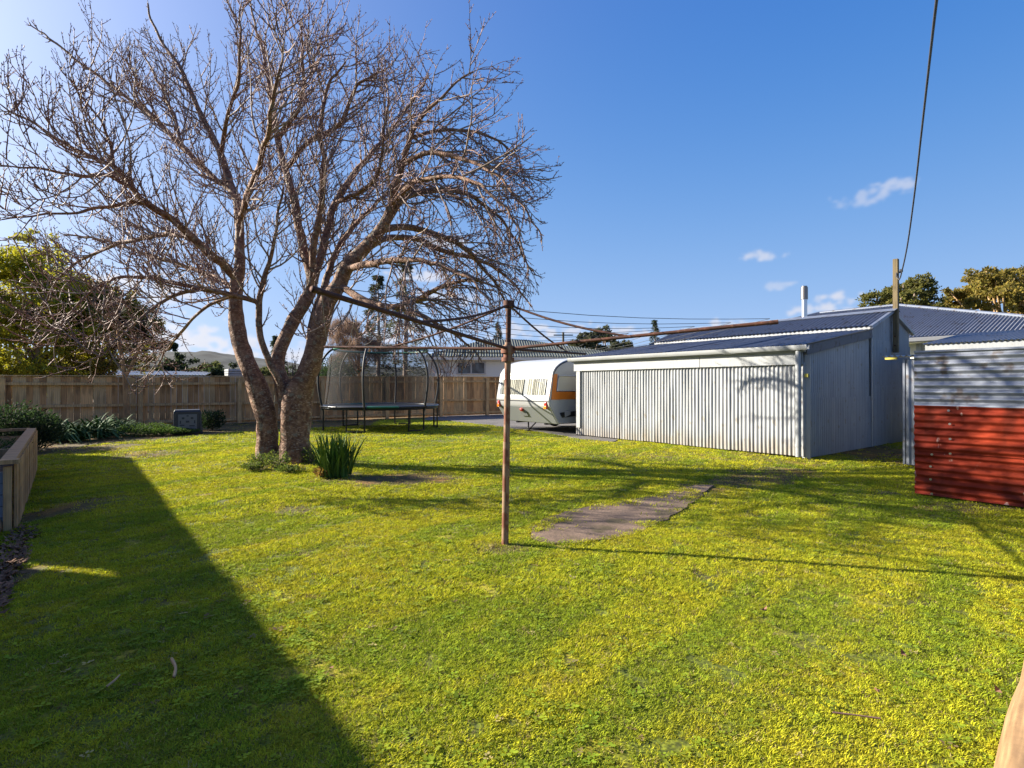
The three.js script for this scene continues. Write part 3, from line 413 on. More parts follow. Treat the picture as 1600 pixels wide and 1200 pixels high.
// ------------------------------------------------------------------ caravan
{
  const d = 13.9, N = pt(863, 603, d); N.y = 0;
  const s = thing('caravan', 'small white vintage caravan with orange bands and curtained rear window', 'caravan', N, TURN);
  const W = 2.2, hb = 0.27, belt = 0.84, wt = 1.5;
  const sh = new THREE.Shape(); // side profile: x = towards the yard, y = up
  sh.moveTo(-0.22, hb); sh.lineTo(0.1, belt - 0.12); sh.quadraticCurveTo(0.135, belt, 0.11, belt + 0.1); sh.lineTo(0.0, wt); sh.bezierCurveTo(-0.06, wt + 0.3, -0.45, 1.93, -0.95, 1.97); sh.lineTo(-2.6, 1.97); sh.bezierCurveTo(-3.2, 1.93, -3.5, 1.7, -3.55, 1.4); sh.lineTo(-3.62, 0.8); sh.lineTo(-3.3, hb); sh.closePath();
  const body = new THREE.ExtrudeGeometry(sh, { depth: W, bevelEnabled: true, bevelSize: 0.02, bevelThickness: 0.02, bevelSegments: 3, curveSegments: 20 }).rotateY(-Math.PI / 2);
  mesh('body', body, M.vanWhite, s);
  const flat = (list, x, t, mat, name, par = s) => mesh(name, new THREE.ExtrudeGeometry(new THREE.Shape(list.map(a => new THREE.Vector2(...a))), { depth: t, bevelEnabled: false }).rotateY(-Math.PI / 2).translate(x + t, 0, 0), mat, par);
  const roofEdge = []; for (let k = 0; k <= 14; k++) { const t = k / 14, b = (a, c, e, f) => a * (1 - t) ** 3 + 3 * c * t * (1 - t) ** 2 + 3 * e * t * t * (1 - t) + f * t ** 3; roofEdge.push([b(-0.03, -0.09, -0.46, -0.95), b(wt, wt + 0.27, 1.9, 1.94)]); }
  flat([...roofEdge, [-2.6, 1.94], [-2.6, wt + 0.05], [-0.03, wt + 0.05]], 0.02, 0.012, M.vanGrey, 'side_panel');
  flat([[-0.21, hb + 0.01], [0.09, belt - 0.12], [0.1, belt + 0.05], [-3.5, belt + 0.05], [-3.3, hb + 0.01]], 0.02, 0.012, M.vanGrey, 'side_panel');
  flat([[0.06, belt + 0.05], [-0.02, wt + 0.05], [-0.15, wt + 0.05], [-0.1, belt + 0.25], [-3.4, belt + 0.25], [-3.4, belt + 0.05]], 0.02, 0.018, M.orange, 'orange_band');
  const sw = flat([[-0.13, belt + 0.27], [-0.18, wt], [-1.4, wt], [-1.4, belt + 0.27]], 0.02, 0.014, M.curtain, 'side_window');
  mesh('window_frame', tube([V(0.04, belt + 0.27, -0.13), V(0.04, wt, -0.18), V(0.04, wt, -1.4), V(0.04, belt + 0.27, -1.4), V(0.04, belt + 0.27, -0.13)], 0.014, 6), M.steel, sw);
  mesh('roof_trim', tube(roofEdge.map(([z, y]) => V(0.03, y + 0.012, z + 0.015)), 0.012, 6), M.dark, s);
  mesh('side_vent', flat([[-0.3, 0.42], [-0.22, 0.55], [-1.6, 0.62], [-1.6, 0.48]], 0.034, 0.012, M.black, 'side_vent').geometry.clone().scale(1, 1, 0.15).translate(0.012, 0.01, -0.35), M.whiteTrim, s).name = 'vent_plate';
  // rear face details: frame of the sloping window panel
  const a = V(0, belt + 0.1, 0.11), b = V(0, wt, 0.0), ey = V().subVectors(b, a).normalize(), ex = V(1, 0, 0), hgt = a.distanceTo(b);
  const onRear = (g, x, y, z) => lay(g, a.clone().add(V(x, 0, 0)).addScaledVector(ey, y).addScaledVector(V().crossVectors(ex, ey), z), ex, ey);
  for (const [x0, x1] of [[-1.68, -0.14], [-2.12, -1.76]]) {
    const w = x1 - x0, win = mesh('rear_window', onRear(box(w + 0.05, hgt - 0.06, 0.03, 0, 0, 0, 0.012), (x0 + x1) / 2, hgt / 2 - 0.01, 0.008), M.steel, s);
    mesh('cabin_interior', onRear(box(w, hgt - 0.12, 0.02, 0, 0, 0), (x0 + x1) / 2, hgt / 2 - 0.01, 0.016), std({ color: C(0.16, 0.17, 0.19), roughness: 0.6 }), win);
    const cs = w > 1 ? [[x0 + 0.01, x0 + 0.62], [x1 - 0.72, x1 - 0.01]] : [[x0 + 0.12, x1 - 0.01]];
    for (const [c0, c1] of cs) mesh('curtain', onRear(corrugated(c0, c1, 0, hgt - 0.14, { pitch: 0.075, amp: 0.011, per: 8, rows: 6, dent: 0.02, seed: 4 }), 0, 0.06, 0.042), M.curtain, win);
    mesh('glass', onRear(new THREE.PlaneGeometry(w, hgt - 0.1), (x0 + x1) / 2, hgt / 2 - 0.01, 0.062), M.glass, win);
  }
  mesh('orange_band', [onRear(box(W, 0.05, 0.014, -W / 2, hgt + 0.015, 0.012), 0, 0, 0), onRear(box(0.09, hgt, 0.01, -0.03, hgt / 2, 0.012), 0, 0, 0)], M.orange, s);
  mesh('belt_trim', box(W, 0.025, 0.02, -W / 2, belt - 0.0, 0.135), M.dark, s);
  const lower = V(0, belt - 0.12, 0.1), lb = V(0, hb, -0.22), dn = V().subVectors(lower, lb).normalize();
  const onLow = (g, x, y, z) => lay(g, lb.clone().add(V(x, 0, 0)).addScaledVector(dn, y).addScaledVector(V().crossVectors(ex, dn), z), ex, dn);
  mesh('lower_panel', onLow(box(W - 0.06, 0.52, 0.008, -W / 2, 0.27, 0.024), 0, 0, 0), M.vanGrey, s);
  for (const x of [-0.1, -2.1]) { const l = mesh('tail_light', box(0.11, 0.19, 0.07, x, belt - 0.1, 0.13, 0.03), M.lampRed, s); mesh('amber_lens', box(0.1, 0.08, 0.02, x, belt - 0.15, 0.165, 0.008), M.amber, l); }
  mesh('number_plate', onLow(box(0.26, 0.15, 0.01, 0, 0, 0), -1.15, 0.3, 0.045), M.whiteTrim, s); mesh('plate_lamp', onLow(box(0.11, 0.09, 0.07, 0, 0, 0, 0.02), -1.15, 0.44, 0.05), M.lampRed, s);
  mesh('corner_steady', [rod(V(-1.5, 0.28, -0.45), V(-1.25, 0.02, -0.25), 0.02), rod(V(-1.25, 0.28, -0.6), V(-1.25, 0.02, -0.25), 0.016), box(0.14, 0.02, 0.12, -1.25, 0.012, -0.25)], M.blackMetal, s);
  for (const x of [-0.1, -2.1]) { const w = mesh('wheel', new THREE.TorusGeometry(0.24, 0.09, 12, 28).rotateY(Math.PI / 2).translate(x, 0.33, -2.0), M.rubber, s); mesh('wheel_rim', new THREE.CylinderGeometry(0.2, 0.2, 0.1, 24).rotateZ(Math.PI / 2).translate(x, 0.33, -2.0), M.steel, w); }
  mesh('chassis', [box(0.08, 0.08, 3.2, -0.5, 0.25, -1.8), box(0.08, 0.08, 3.2, -1.7, 0.25, -1.8), box(W - 0.2, 0.06, 0.06, -W / 2, 0.28, -2.0)], M.blackMetal, s);
}

// ------------------------------------------------------------------ back fence
function onFence(px) { const r = (px - CX) / F; const t = (r * -fenceA.z - fenceA.x) / (fenceD.x - r * -fenceD.z); return t; }   // metres from fenceA
{
  const t0 = onFence(-120), t1 = onFence(905), turn = Math.atan2(-fenceD.z, fenceD.x), rnd = mulberry(3);
  const s = thing('paling_fence', 'weathered timber paling fence with posts and rails behind the lawn', 'fence', fenceA, turn);
  const top = t => mix(1.5, 1.63, clamp(t / 11)), mats = [M.fence, M.fence2, M.fence3], geo = [0, 1, 2, 3].map(k => { const g = box(0.146, 1, 0.019, 0, 0.5, 0); const uv = g.attributes.uv; for (let i = 0; i < uv.count; i++) uv.setXY(i, uv.getX(i) * 1.1 + k * 0.27, uv.getY(i) * 0.9 + k * 0.13); return g; });
  for (let t = t0; t < t1; t += 0.151) { const o = mesh('paling', geo[Math.floor(rnd() * 4)], mats[Math.floor(rnd() * 3)], s); o.scale.y = top(t) - 0.03 + rnd() * 0.012; o.position.set(t, 0.03, -0.06 + rnd() * 0.006); o.rotation.z = (rnd() - 0.5) * 0.008; }
  const posts = [5, 220, 374, 504, 604, 688, 760, 832].map(onFence); posts.unshift(onFence(-105));
  for (const t of posts) { const h = top(t) - 0.06; mesh('post', box(0.12, h, 0.12, t, h / 2, 0.055, 0.006), M.rail, s); }
  for (let i = 0; i < posts.length - 1; i++) for (const y of [0.13, 0.66, -0.2]) { const a = posts[i] + 0.057, b = posts[i + 1] - 0.057, ya = y < 0 ? top(a) + y : y, yb = y < 0 ? top(b) + y : y; mesh('rail', lay(box(Math.hypot(b - a, yb - ya), 0.075, 0.09, 0, 0, 0), V((a + b) / 2, (ya + yb) / 2, -0.001), V(b - a, yb - ya, 0).normalize(), V(-(yb - ya), b - a, 0).normalize()), M.rail, s); }
  mesh('cap_rail', lay(box(t1 - t0, 0.03, 0.1, 0, 0, 0), V((t0 + t1) / 2, (top(t0) + top(t1)) / 2 + 0.02, -0.05), V(t1 - t0, top(t1) - top(t0), 0).normalize(), V(0, 1, 0)), M.fence3, s);
}
{ // tall close-boarded screen at the left, outside the picture; its shadow crosses the lawn
  const a = V(-5.39, 0, -2.91), b = V(-11.54, 0, -10.55), dir = V().subVectors(b, a).normalize(), from = a.clone().addScaledVector(dir, -7), len = from.distanceTo(b);
  const s = thing('screen_fence', 'tall close boarded timber screen along the left side of the lawn', 'fence', from, Math.atan2(-dir.z, dir.x));
  const H = 2.2, gap = 9.075, g = box(0.152, 1, 0.022, 0, 0.5, 0), rnd = mulberry(8);
  for (let x = 0.075; x < len; x += 0.15) { if (Math.abs(x - gap) < 0.075) continue; const o = mesh('board', g, [M.fence, M.fence2][rnd() < 0.5 ? 0 : 1], s); o.position.set(x, 0, 0); o.scale.y = H; }
  mesh('board', box(0.3, H - 1.8, 0.022, gap, (H + 1.8) / 2, 0.024), M.fence, s);
  for (let x = 0.1; x < len; x += 2.4) if (Math.abs(x - gap) > 0.4) mesh('post', box(0.1, H - 0.05, 0.1, x, H / 2, -0.064), M.rail, s);
  mesh('rail', box(len, 0.09, 0.045, len / 2, H - 0.2, -0.036), M.rail, s);
}

// ------------------------------------------------------------------ raised planter box and edging logs
{
  const A = gnd(24, 828);
  const s = thing('planter_box', 'raised timber planter box with upright palings at lawn edge', 'planter', A, TURN + 0.025);
  const H = 0.585, L = 4.4, rnd = mulberry(4);
  for (let k = 0; k < 42; k++) { const o = mesh('paling', box(0.094, 1, 0.022, 0, 0.5, 0), rnd() < 0.5 ? M.planter : M.planter2, s); o.rotation.y = (rnd() - 0.5) * 0.05; o.position.set(-0.06 - k * 0.105, 0, 0.0 - rnd() * 0.012); o.scale.y = H - 0.02 + rnd() * 0.015; }
  // local z = out of the long side; the short end faces the viewer (local +x)
  mesh('corner_post', box(0.05, H - 0.03, 0.055, 0.03, (H - 0.03) / 2, 0.045), M.planter, s); mesh('corner_post', box(0.09, H - 0.03, 0.09, 0.03, (H - 0.03) / 2, 1.35), M.planter, s);
  mesh('cap_board', box(0.1, 0.035, 1.5, 0.04, H + 0.012, 0.72), M.planter, s); mesh('cap_board', box(L, 0.035, 0.1, -L / 2 - 0.015, H + 0.012, 0.045), M.planter2, s); mesh('cap_board', box(L, 0.035, 0.1, -L / 2, H + 0.014, 1.42), M.planter2, s); mesh('cap_board', box(0.1, 0.035, 1.3, -L, H + 0.015, 0.72), M.planter2, s);
  for (const x of [-1.5, -3.1]) mesh('divider', box(0.045, 0.1, 1.3, x, H - 0.06, 0.72), M.planter2, s);
  for (let k = 0; k < 5; k++) mesh('end_board', box(0.03, 0.092, 1.3, 0.0, 0.07 + k * 0.098, 0.72), M.whitewash, s);
  mesh('back_board', [box(L, 0.5, 0.03, -L / 2, 0.26, 1.4), box(0.03, 0.5, 1.3, -L, 0.26, 0.72)], M.planter2, s);
  const g = new THREE.PlaneGeometry(L - 0.1, 1.3, 60, 20).rotateX(-Math.PI / 2), p = g.attributes.position; for (let i = 0; i < p.count; i++) p.setY(i, (fbm(p.getX(i) * 4, p.getZ(i) * 4, 4, 4) - 0.5) * 0.1); g.computeVertexNormals(); g.translate(-L / 2, 0.44, 0.72); mesh('soil', g, M.soil, s);
}
function log(name, a, b, r, label) { const pts = []; for (let k = 0; k <= 24; k++) pts.push(V().lerpVectors(a, b, k / 24)); const g = tube(pts, pts.map((_, i) => r * (1 + 0.04 * Math.sin(i * 1.3))), 20, true, 0.04, 5); const o = mesh(name, g, M.log); return tag(o, label, 'log'); }
{ const a = gnd(1560, 1190), b = gnd(1610, 1010), d = V().subVectors(b, a).normalize(), n = V(-d.z, 0, d.x); if (n.x < 0) n.negate(); a.addScaledVector(n, 0.085).addScaledVector(d, -0.9); b.addScaledVector(n, 0.085).addScaledVector(d, 2.2); a.y = b.y = 0.055; log('edging_log', a, b, 0.085, 'round pale timber log edging the lawn beside the sunny grass'); }
{ const a = V(-4.43, 0.06, -4.62), d = V(0.616, 0, 0.788); log('edging_log', a, a.clone().addScaledVector(d, 1.5), 0.085, 'short grey timber log lying at the foot of the planter box'); }

// ------------------------------------------------------------------ rotary clothesline
{
  const base = gnd(789, 849), D = -base.z, s = thing('rotary_clothesline', 'rusty rotary clothesline on a steel pole in the lawn', 'clothesline', base);
  const L = p => V().subVectors(p, base), top = L(pt(795, 476, D)), hub = L(pt(793.5, 545, D));
  const lean = y => V(top.x * y / top.y, y, 0);
  mesh('pole', [tube([V(0, -0.03, 0), lean(0.8)], 0.028, 14), tube([lean(0.8), lean(hub.y + 0.05)], 0.025, 14)], M.pole, s);
  mesh('inner_pole', tube([lean(hub.y), lean(top.y)], 0.021, 14), M.rust, s);
  mesh('hub', [tube([lean(hub.y - 0.1), lean(hub.y - 0.07)], 0.05, 16), tube([lean(hub.y - 0.07), lean(hub.y + 0.03)], 0.036, 16), tube([lean(hub.y - 0.035), lean(hub.y + 0.02)], 0.055, 16)], M.pole, s);
  mesh('top_cap', [tube([lean(top.y - 0.02), lean(top.y + 0.03)], 0.045, 14)], M.rust, s);
  const hRel = 0.385, ends = [[490, 452, 151], [508, 542, 61], [914, 553, 53], [1214, 503, 100]].map(([px, py, k]) => L(pt(px, py, hRel * F / (HY - py))));
  const at = [0.62, 0.6, 0.72, 0.52];
  ends.forEach((e, i) => {
    mesh('arm', rod(hub, e, 0.012, 10), M.rust, s); mesh('arm_tip', tube([e.clone().lerp(hub, 0.02), e.clone().lerp(hub, -0.004)], 0.0138, 10), M.rust, s);
    const k = hub.clone().lerp(e, at[i]), sag = []; for (let q = 0; q <= 10; q++) { const v = top.clone().lerp(k, q / 10); v.y -= 0.03 * Math.sin(q / 10 * Math.PI); sag.push(v); } mesh('stay', tube(sag, 0.0085, 8), M.rust, s);
  });
  for (let i = 0; i < 4; i++) { const o = [[0, 1], [1, 2], [2, 3], [3, 0]][i]; for (let k = 0; k < 6; k++) { const f = 0.4 + k * 0.116, a = hub.clone().lerp(ends[o[0]], f), b = hub.clone().lerp(ends[o[1]], f), q = []; for (let m = 0; m <= 8; m++) { const v = a.clone().lerp(b, m / 8); v.y += 0.024 - 0.05 * Math.sin(m / 8 * Math.PI); q.push(v); } mesh('line_wire', tube(q, 0.0016, 5), M.wire, s); } }
}

// ------------------------------------------------------------------ trampoline
{
  const s = thing('trampoline', 'round black trampoline with curved poles and safety net', 'trampoline', [-3.82, 0, -15.9]);
  const R = 1.62, Hm = 0.67, Ht = 2.28;
  mesh('mat', new THREE.CylinderGeometry(R - 0.16, R - 0.16, 0.012, 48).translate(0, Hm - 0.005, 0), M.black, s);
  for (let k = 0; k < 12; k++) { const a0 = k / 12 * 2 * Math.PI + 0.01, a1 = (k + 1) / 12 * 2 * Math.PI - 0.01, pts = []; for (let i = 0; i <= 8; i++) { const a = mix(a0, a1, i / 8); pts.push(V(Math.cos(a) * (R - 0.04), Hm + 0.012, Math.sin(a) * (R - 0.04))); } const g = tube(pts, 0.12, 8); g.scale(1, 0.28, 1).translate(0, Hm * 0.72 + 0.0, 0); mesh('pad_segment', g, k % 5 === 2 ? M.green : M.vinyl, s); }
  mesh('frame_ring', new THREE.TorusGeometry(R, 0.03, 8, 48).rotateX(Math.PI / 2).translate(0, Hm - 0.05, 0), M.blackMetal, s);
  const prof = t => R + 0.02 + 0.16 * Math.sin(t * Math.PI * 0.9) - 0.34 * t ** 3;                          // bowed poles
  for (let k = 0; k < 6; k++) {
    const a = Math.PI / 2 + 0.0 + k * Math.PI / 3 + 0.03, c = Math.cos(a), d = Math.sin(a), q = []; for (let i = 0; i <= 20; i++) { const t = i / 20, r = prof(t); q.push(V(c * r, mix(Hm - 0.1, Ht, 1 - (1 - t) ** 1.25), d * r)); }
    mesh('net_pole', tube(q, 0.03, 10), M.black, s); mesh('leg', [rod(V(c * R, 0.0, d * R), V(c * R, Hm - 0.05, d * R), 0.024)], M.blackMetal, s);
    const a2 = a + 0.32; mesh('leg', rod(V(Math.cos(a2) * R, 0.0, Math.sin(a2) * R), V(Math.cos(a2) * R, Hm - 0.05, Math.sin(a2) * R), 0.022), M.blackMetal, s);
    const mid = []; for (let i = 0; i <= 6; i++) { const b = a + 0.32 * i / 6; mid.push(V(Math.cos(b) * R, 0.024, Math.sin(b) * R)); } mesh('foot_bar', tube(mid, 0.022, 8), M.blackMetal, s);
  }
  const lp = []; for (let i = 0; i <= 16; i++) { const t = i / 16; lp.push(new THREE.Vector2(prof(t) - 0.06 - 0.2 * Math.sin(t * Math.PI), mix(Hm, Ht, 1 - (1 - t) ** 1.25))); } mesh('safety_net', new THREE.LatheGeometry(lp, 48), M.net, s);
  mesh('top_hoop', new THREE.TorusGeometry(prof(1) - 0.01, 0.03, 8, 60).rotateX(Math.PI / 2).translate(0, Ht, 0), M.green, s);
}

// ------------------------------------------------------------------ compost bin
{
  const s = thing('compost_bin', 'dark grey plastic compost bin with pale panel by fence', 'compost bin', [-8.62, 0, -14.45], 0.55);
  const fr = (w0, w1, h, y, d = 1) => { const g = new THREE.CylinderGeometry(w1 / Math.SQRT2, w0 / Math.SQRT2, h, 4, 1).rotateY(Math.PI / 4); g.scale(1, 1, d); g.translate(0, y + h / 2, 0); return g.toNonIndexed(); };
  const fl = g => { g.computeVertexNormals(); return g; };
  mesh('bin_body', fl(fr(0.70, 0.6, 0.56, 0)), M.binPlastic, s); mesh('lid', [fl(fr(0.62, 0.56, 0.05, 0.56))], M.binPlastic, s);
  const rn = mulberry(6), ex = V(1, 0, 0), ey = V(0, 0.56, -0.05).normalize(), o = V(0, 0, 0.35);
  mesh('front_panel', lay(box(0.42, 0.4, 0.012, 0, 0.3, 0.006, 0.004), o, ex, ey), M.binPanel, s);
  for (const x of [-1, 1]) mesh('corner_rib', lay(box(0.05, 0.53, 0.04, x * 0.29, 0.28, 0.0, 0.01), o, ex, ey), M.binPlastic, s);
  for (const [x, y, w, h] of [[-0.1, 0.4, 0.06, 0.05], [0.1, 0.4, 0.06, 0.05], [0, 0.31, 0.08, 0.05], [-0.12, 0.22, 0.1, 0.03], [0.1, 0.2, 0.12, 0.03], [0, 0.13, 0.2, 0.025], [-0.16, 0.3, 0.03, 0.08], [0.16, 0.3, 0.03, 0.08], [0, 0.46, 0.05, 0.03]]) mesh('air_vent', lay(box(w, h, 0.012, x, y, 0.014, 0.003), o, ex, ey), M.binPlastic, s);
}
console.log('built structures');

// ------------------------------------------------------------------ the bare cherry tree
{
  const D = 8.86, base = gnd(445, 722);
  const s = thing('cherry_tree', 'large leafless spreading cherry tree with several leaning trunks', 'tree', [base.x, 0, base.z]);
  const rnd = mulberry(77), loc = (px, py, dz) => pt(px, py, D + dz).sub(s.position);
  // each limb: [px, py, depth offset, thickness in px]
  const limbs = {
    a: [[419, 734, 0, 46], [420, 712, 0, 37], [419, 690, 0, 31], [416, 655, 0, 30], [408, 622, 0, 31], [397, 592, 0, 28], [382, 556, .05, 25], [372, 518, .1, 23], [368, 482, .15, 21], [370, 440, .2, 19], [374, 405, .25, 15], [374, 370, .4, 14], [371, 317, .6, 13], [362, 295, .7, 12], [345, 240, .9, 10], [322, 195, 1, 8], [300, 150, 1.1, 7], [277, 100, 1.2, 5.5], [247, 55, 1.3, 4], [228, 5, 1.3, 2.5]],
    c: [[463, 738, -.1, 66], [462, 715, -.1, 52], [461, 690, -.1, 45], [462, 660, -.1, 46], [464, 630, -.1, 47], [470, 605, -.1, 38], [478, 588, -.1, 30], [489, 560, -.1, 28], [498, 520, -.1, 27], [507, 485, -.1, 27], [518, 462, -.1, 26], [529, 445, -.1, 23], [541, 420, -.15, 21], [566, 392, -.2, 20], [594, 360, -.3, 18], [612, 320, -.4, 12], [618, 295, -.5, 11], [630, 253, -.6, 9], [640, 215, -.7, 8], [655, 185, -.8, 6], [683, 157, -1, 4.5], [712, 130, -1.1, 3], [742, 112, -1.2, 2]],
    e: [[452, 640, 0, 28], [442, 600, .08, 23], [434, 565, .15, 21], [450, 518, .3, 20], [475, 472, .45, 19], [487, 446, .5, 17], [478, 400, .7, 14], [466, 350, .9, 13], [460, 317, 1, 12], [447, 267, 1.2, 10], [433, 217, 1.3, 9], [423, 150, 1.5, 7], [412, 90, 1.6, 5], [398, 40, 1.7, 3.5], [390, -10, 1.7, 2]],
    a2: [[371, 436, .2, 15], [350, 415, 0, 14], [329, 398, -.2, 13], [300, 372, -.4, 12], [273, 345, -.6, 11], [227, 317, -.9, 10], [207, 293, -1, 9], [177, 260, -1.1, 7.5], [133, 240, -1.2, 6], [93, 217, -1.3, 5], [43, 187, -1.4, 3.5], [0, 163, -1.5, 2]],
    a3: [[362, 297, .7, 10], [333, 277, .8, 9], [283, 227, 1, 8], [233, 177, 1.2, 6.5], [183, 140, 1.4, 5], [133, 103, 1.5, 4], [80, 63, 1.6, 3], [43, 35, 1.7, 1.8]],
    a4: [[227, 317, -.9, 7], [213, 316, -1, 6.5], [165, 324, -1.3, 5], [117, 333, -1.6, 4], [60, 334, -1.9, 3], [0, 342, -2.1, 2]],
    a5: [[300, 372, -.4, 9], [262, 366, .2, 8], [220, 372, .6, 7], [170, 385, 1, 5.5], [120, 410, 1.3, 4], [80, 450, 1.5, 3], [60, 500, 1.6, 2]],
    a6: [[207, 293, -1, 6], [165, 275, -1.5, 5.5], [110, 275, -1.9, 4.5], [60, 262, -2.2, 3.5], [5, 258, -2.4, 2]],
    b: [[441, 650, -.18, 12], [438, 600, -.2, 11], [421, 565, -.25, 10.5], [405, 525, -.3, 10], [404, 475, -.35, 10], [411, 437, -.4, 8], [425, 400, -.5, 6], [432, 350, -.7, 4.5], [440, 290, -.8, 3]],
    b2: [[404, 472, -.35, 8], [364, 461, -.5, 8], [315, 450, -.8, 7.5], [252, 438, -1.1, 6.5], [205, 432, -1.4, 5], [150, 448, -1.6, 4], [110, 490, -1.8, 3], [85, 545, -1.9, 2]],
    b3: [[315, 450, -.8, 6], [270, 462, -1.1, 5], [225, 490, -1.5, 4], [180, 530, -1.9, 3.2], [140, 565, -2.1, 2.6], [70, 588, -2.3, 1.6]],
    b4: [[364, 461, -.5, 6], [320, 480, -.2, 5], [280, 520, .1, 4], [260, 545, .3, 3], [245, 570, .4, 2]],
    d2: [[604, 347, -.35, 12], [625, 316, -.3, 11], [645, 303, -.2, 10], [683, 297, 0, 9], [720, 300, .2, 7.5], [755, 318, .4, 6], [785, 345, .5, 4.5], [810, 385, .6, 3.2], [832, 425, .7, 2]],
    d3: [[596, 358, -.3, 12], [640, 356, .3, 11], [680, 366, .5, 9], [720, 384, .7, 8], [750, 412, .9, 6], [778, 450, 1, 4], [795, 490, 1.1, 2.2]],
    d4: [[630, 255, -.6, 8], [670, 240, -.9, 7.5], [715, 245, -1.2, 6.5], [755, 262, -1.5, 5], [795, 290, -1.7, 4], [825, 335, -1.8, 3], [850, 380, -1.9, 2]],
    d5: [[530, 446, -.1, 12], [570, 470, -.5, 10.5], [615, 479, -.9, 9.5], [660, 465, -1.3, 8], [700, 445, -1.6, 6], [745, 440, -1.9, 4.5], [790, 455, -2.1, 2.4]],
    d6: [[566, 392, -.2, 11], [610, 372, .6, 10], [650, 373, 1, 9], [690, 392, 1.4, 8], [735, 402, 1.7, 6.5], [775, 420, 2, 5], [805, 445, 2.2, 3.6], [830, 478, 2.3, 2]],
    d7: [[612, 318, -.4, 9], [650, 285, -1, 8], [700, 275, -1.5, 7], [750, 290, -1.9, 5.5], [790, 325, -2.2, 4], [815, 375, -2.4, 3], [826, 430, -2.5, 1.8]],
    d8: [[640, 215, -.7, 6], [690, 205, -.4, 5.5], [740, 205, -.2, 4.6], [785, 225, 0, 3.4], [815, 255, .1, 2]],
    d9: [[615, 479, -.9, 7], [650, 492, -.6, 6], [690, 510, -.4, 4.6], [725, 535, -.2, 3.4], [750, 560, -.1, 2]],
    e2: [[486, 449, .5, 13], [497, 416, .6, 12.5], [510, 367, .9, 12], [523, 317, 1.2, 11], [557, 267, 1.6, 9], [587, 233, 1.9, 7], [633, 173, 2.2, 5], [668, 118, 2.3, 3]],
    e3: [[487, 446, .4, 11], [490, 393, .3, 10.5], [503, 310, .1, 9], [505, 250, 0, 7], [500, 190, -.1, 6], [515, 130, -.2, 4.5], [540, 98, -.3, 2.6]],
    e4: [[447, 262, 1.2, 8], [483, 220, .9, 7.5], [533, 190, .6, 6.5], [557, 133, .4, 4.8], [600, 108, .2, 2.6]],
    f: [[480, 612, .3, 16], [483, 546, .38, 13], [492, 490, .5, 12], [510, 437, .8, 11], [524, 395, 1.1, 10], [545, 364, 1.5, 8], [575, 330, 1.9, 6], [610, 300, 2.3, 5], [650, 280, 2.6, 3], [700, 270, 2.8, 2]],
    g: [[373, 350, .5, 9], [385, 310, -.3, 8.5], [405, 255, -1.2, 8], [420, 195, -1.8, 6.5], [430, 135, -2.1, 5], [445, 72, -2.3, 3]],
    h: [[370, 452, .2, 9], [335, 432, 1, 8], [285, 415, 1.8, 7], [225, 395, 2.3, 5.5], [160, 375, 2.7, 4], [95, 365, 2.9, 2]],
    j: [[433, 217, 1.3, 7], [465, 170, 1, 6], [474, 110, .7, 4.6], [468, 48, .4, 2.6]],
    k: [[345, 240, .9, 7], [352, 190, .4, 6], [370, 130, 0, 5], [372, 70, -.3, 3.6], [375, 10, -.5, 2.2]],
    l: [[283, 227, 1, 6], [270, 180, 1.5, 5], [250, 135, 1.9, 4], [222, 80, 2.2, 2.6]],
    p: [[541, 420, -.15, 11], [590, 410, -.9, 10], [640, 405, -1.5, 8], [690, 415, -1.9, 6], [740, 440, -2.2, 4.5], [775, 480, -2.4, 2.4]],
    m: [[177, 260, -1.1, 5], [170, 215, -1.3, 4.4], [150, 180, -1.4, 3.4], [118, 140, -1.5, 2]],
    n: [[523, 317, 1.2, 7], [560, 300, .7, 6], [590, 270, .2, 5], [600, 210, -.1, 4], [607, 150, -.3, 2.4]],
  };
  const twigs = new Batch(), greys = new Batch(), buds = new Batch();
  const centre = loc(415, 285, 0), ax = V(4.75, 3.75, 3.6);
  const outOf = p => ((p.x - centre.x) / ax.x) ** 2 + ((p.y - centre.y) / ax.y) ** 2 + ((p.z - centre.z) / ax.z) ** 2;
  function grow(p0, dir, len, r0, level) {
    const n = level === 1 ? 9 : level === 2 ? 6 : 4, pts = [p0.clone()], d = dir.clone(), rad = [r0]; let p = p0.clone();
    const low = p0.y < 3.4, side = Math.abs(p0.x - centre.x) > 2.2;
    const droop = low && side ? -0.10 : p0.x - centre.x > 2.3 && level < 3 ? -0.03 : 0.10, wig = level === 3 ? 0.3 : level === 2 ? 0.3 : 0.3;
    for (let i = 1; i <= n; i++) {
      d.x += (rnd() - 0.5) * wig; d.z += (rnd() - 0.5) * wig; d.y += (rnd() - 0.5) * wig + droop * (level === 1 ? (i < n * 0.6 ? 1 : 1.4) : 1.3) + (i > n * 0.7 && droop < 0 ? 0.16 : 0); d.normalize();
      p = p.clone().addScaledVector(d, len / n); if (outOf(p) > 1.12 && i > 1 || p.y < 1.05) break; pts.push(p); rad.push(r0 * (1 - 0.62 * i / n));
    }
    if (pts.length < 2) return;
    (level === 1 ? greys : twigs).tube(pts, rad, level === 1 ? 5 : 3);
    const total = len * (pts.length - 1) / n;
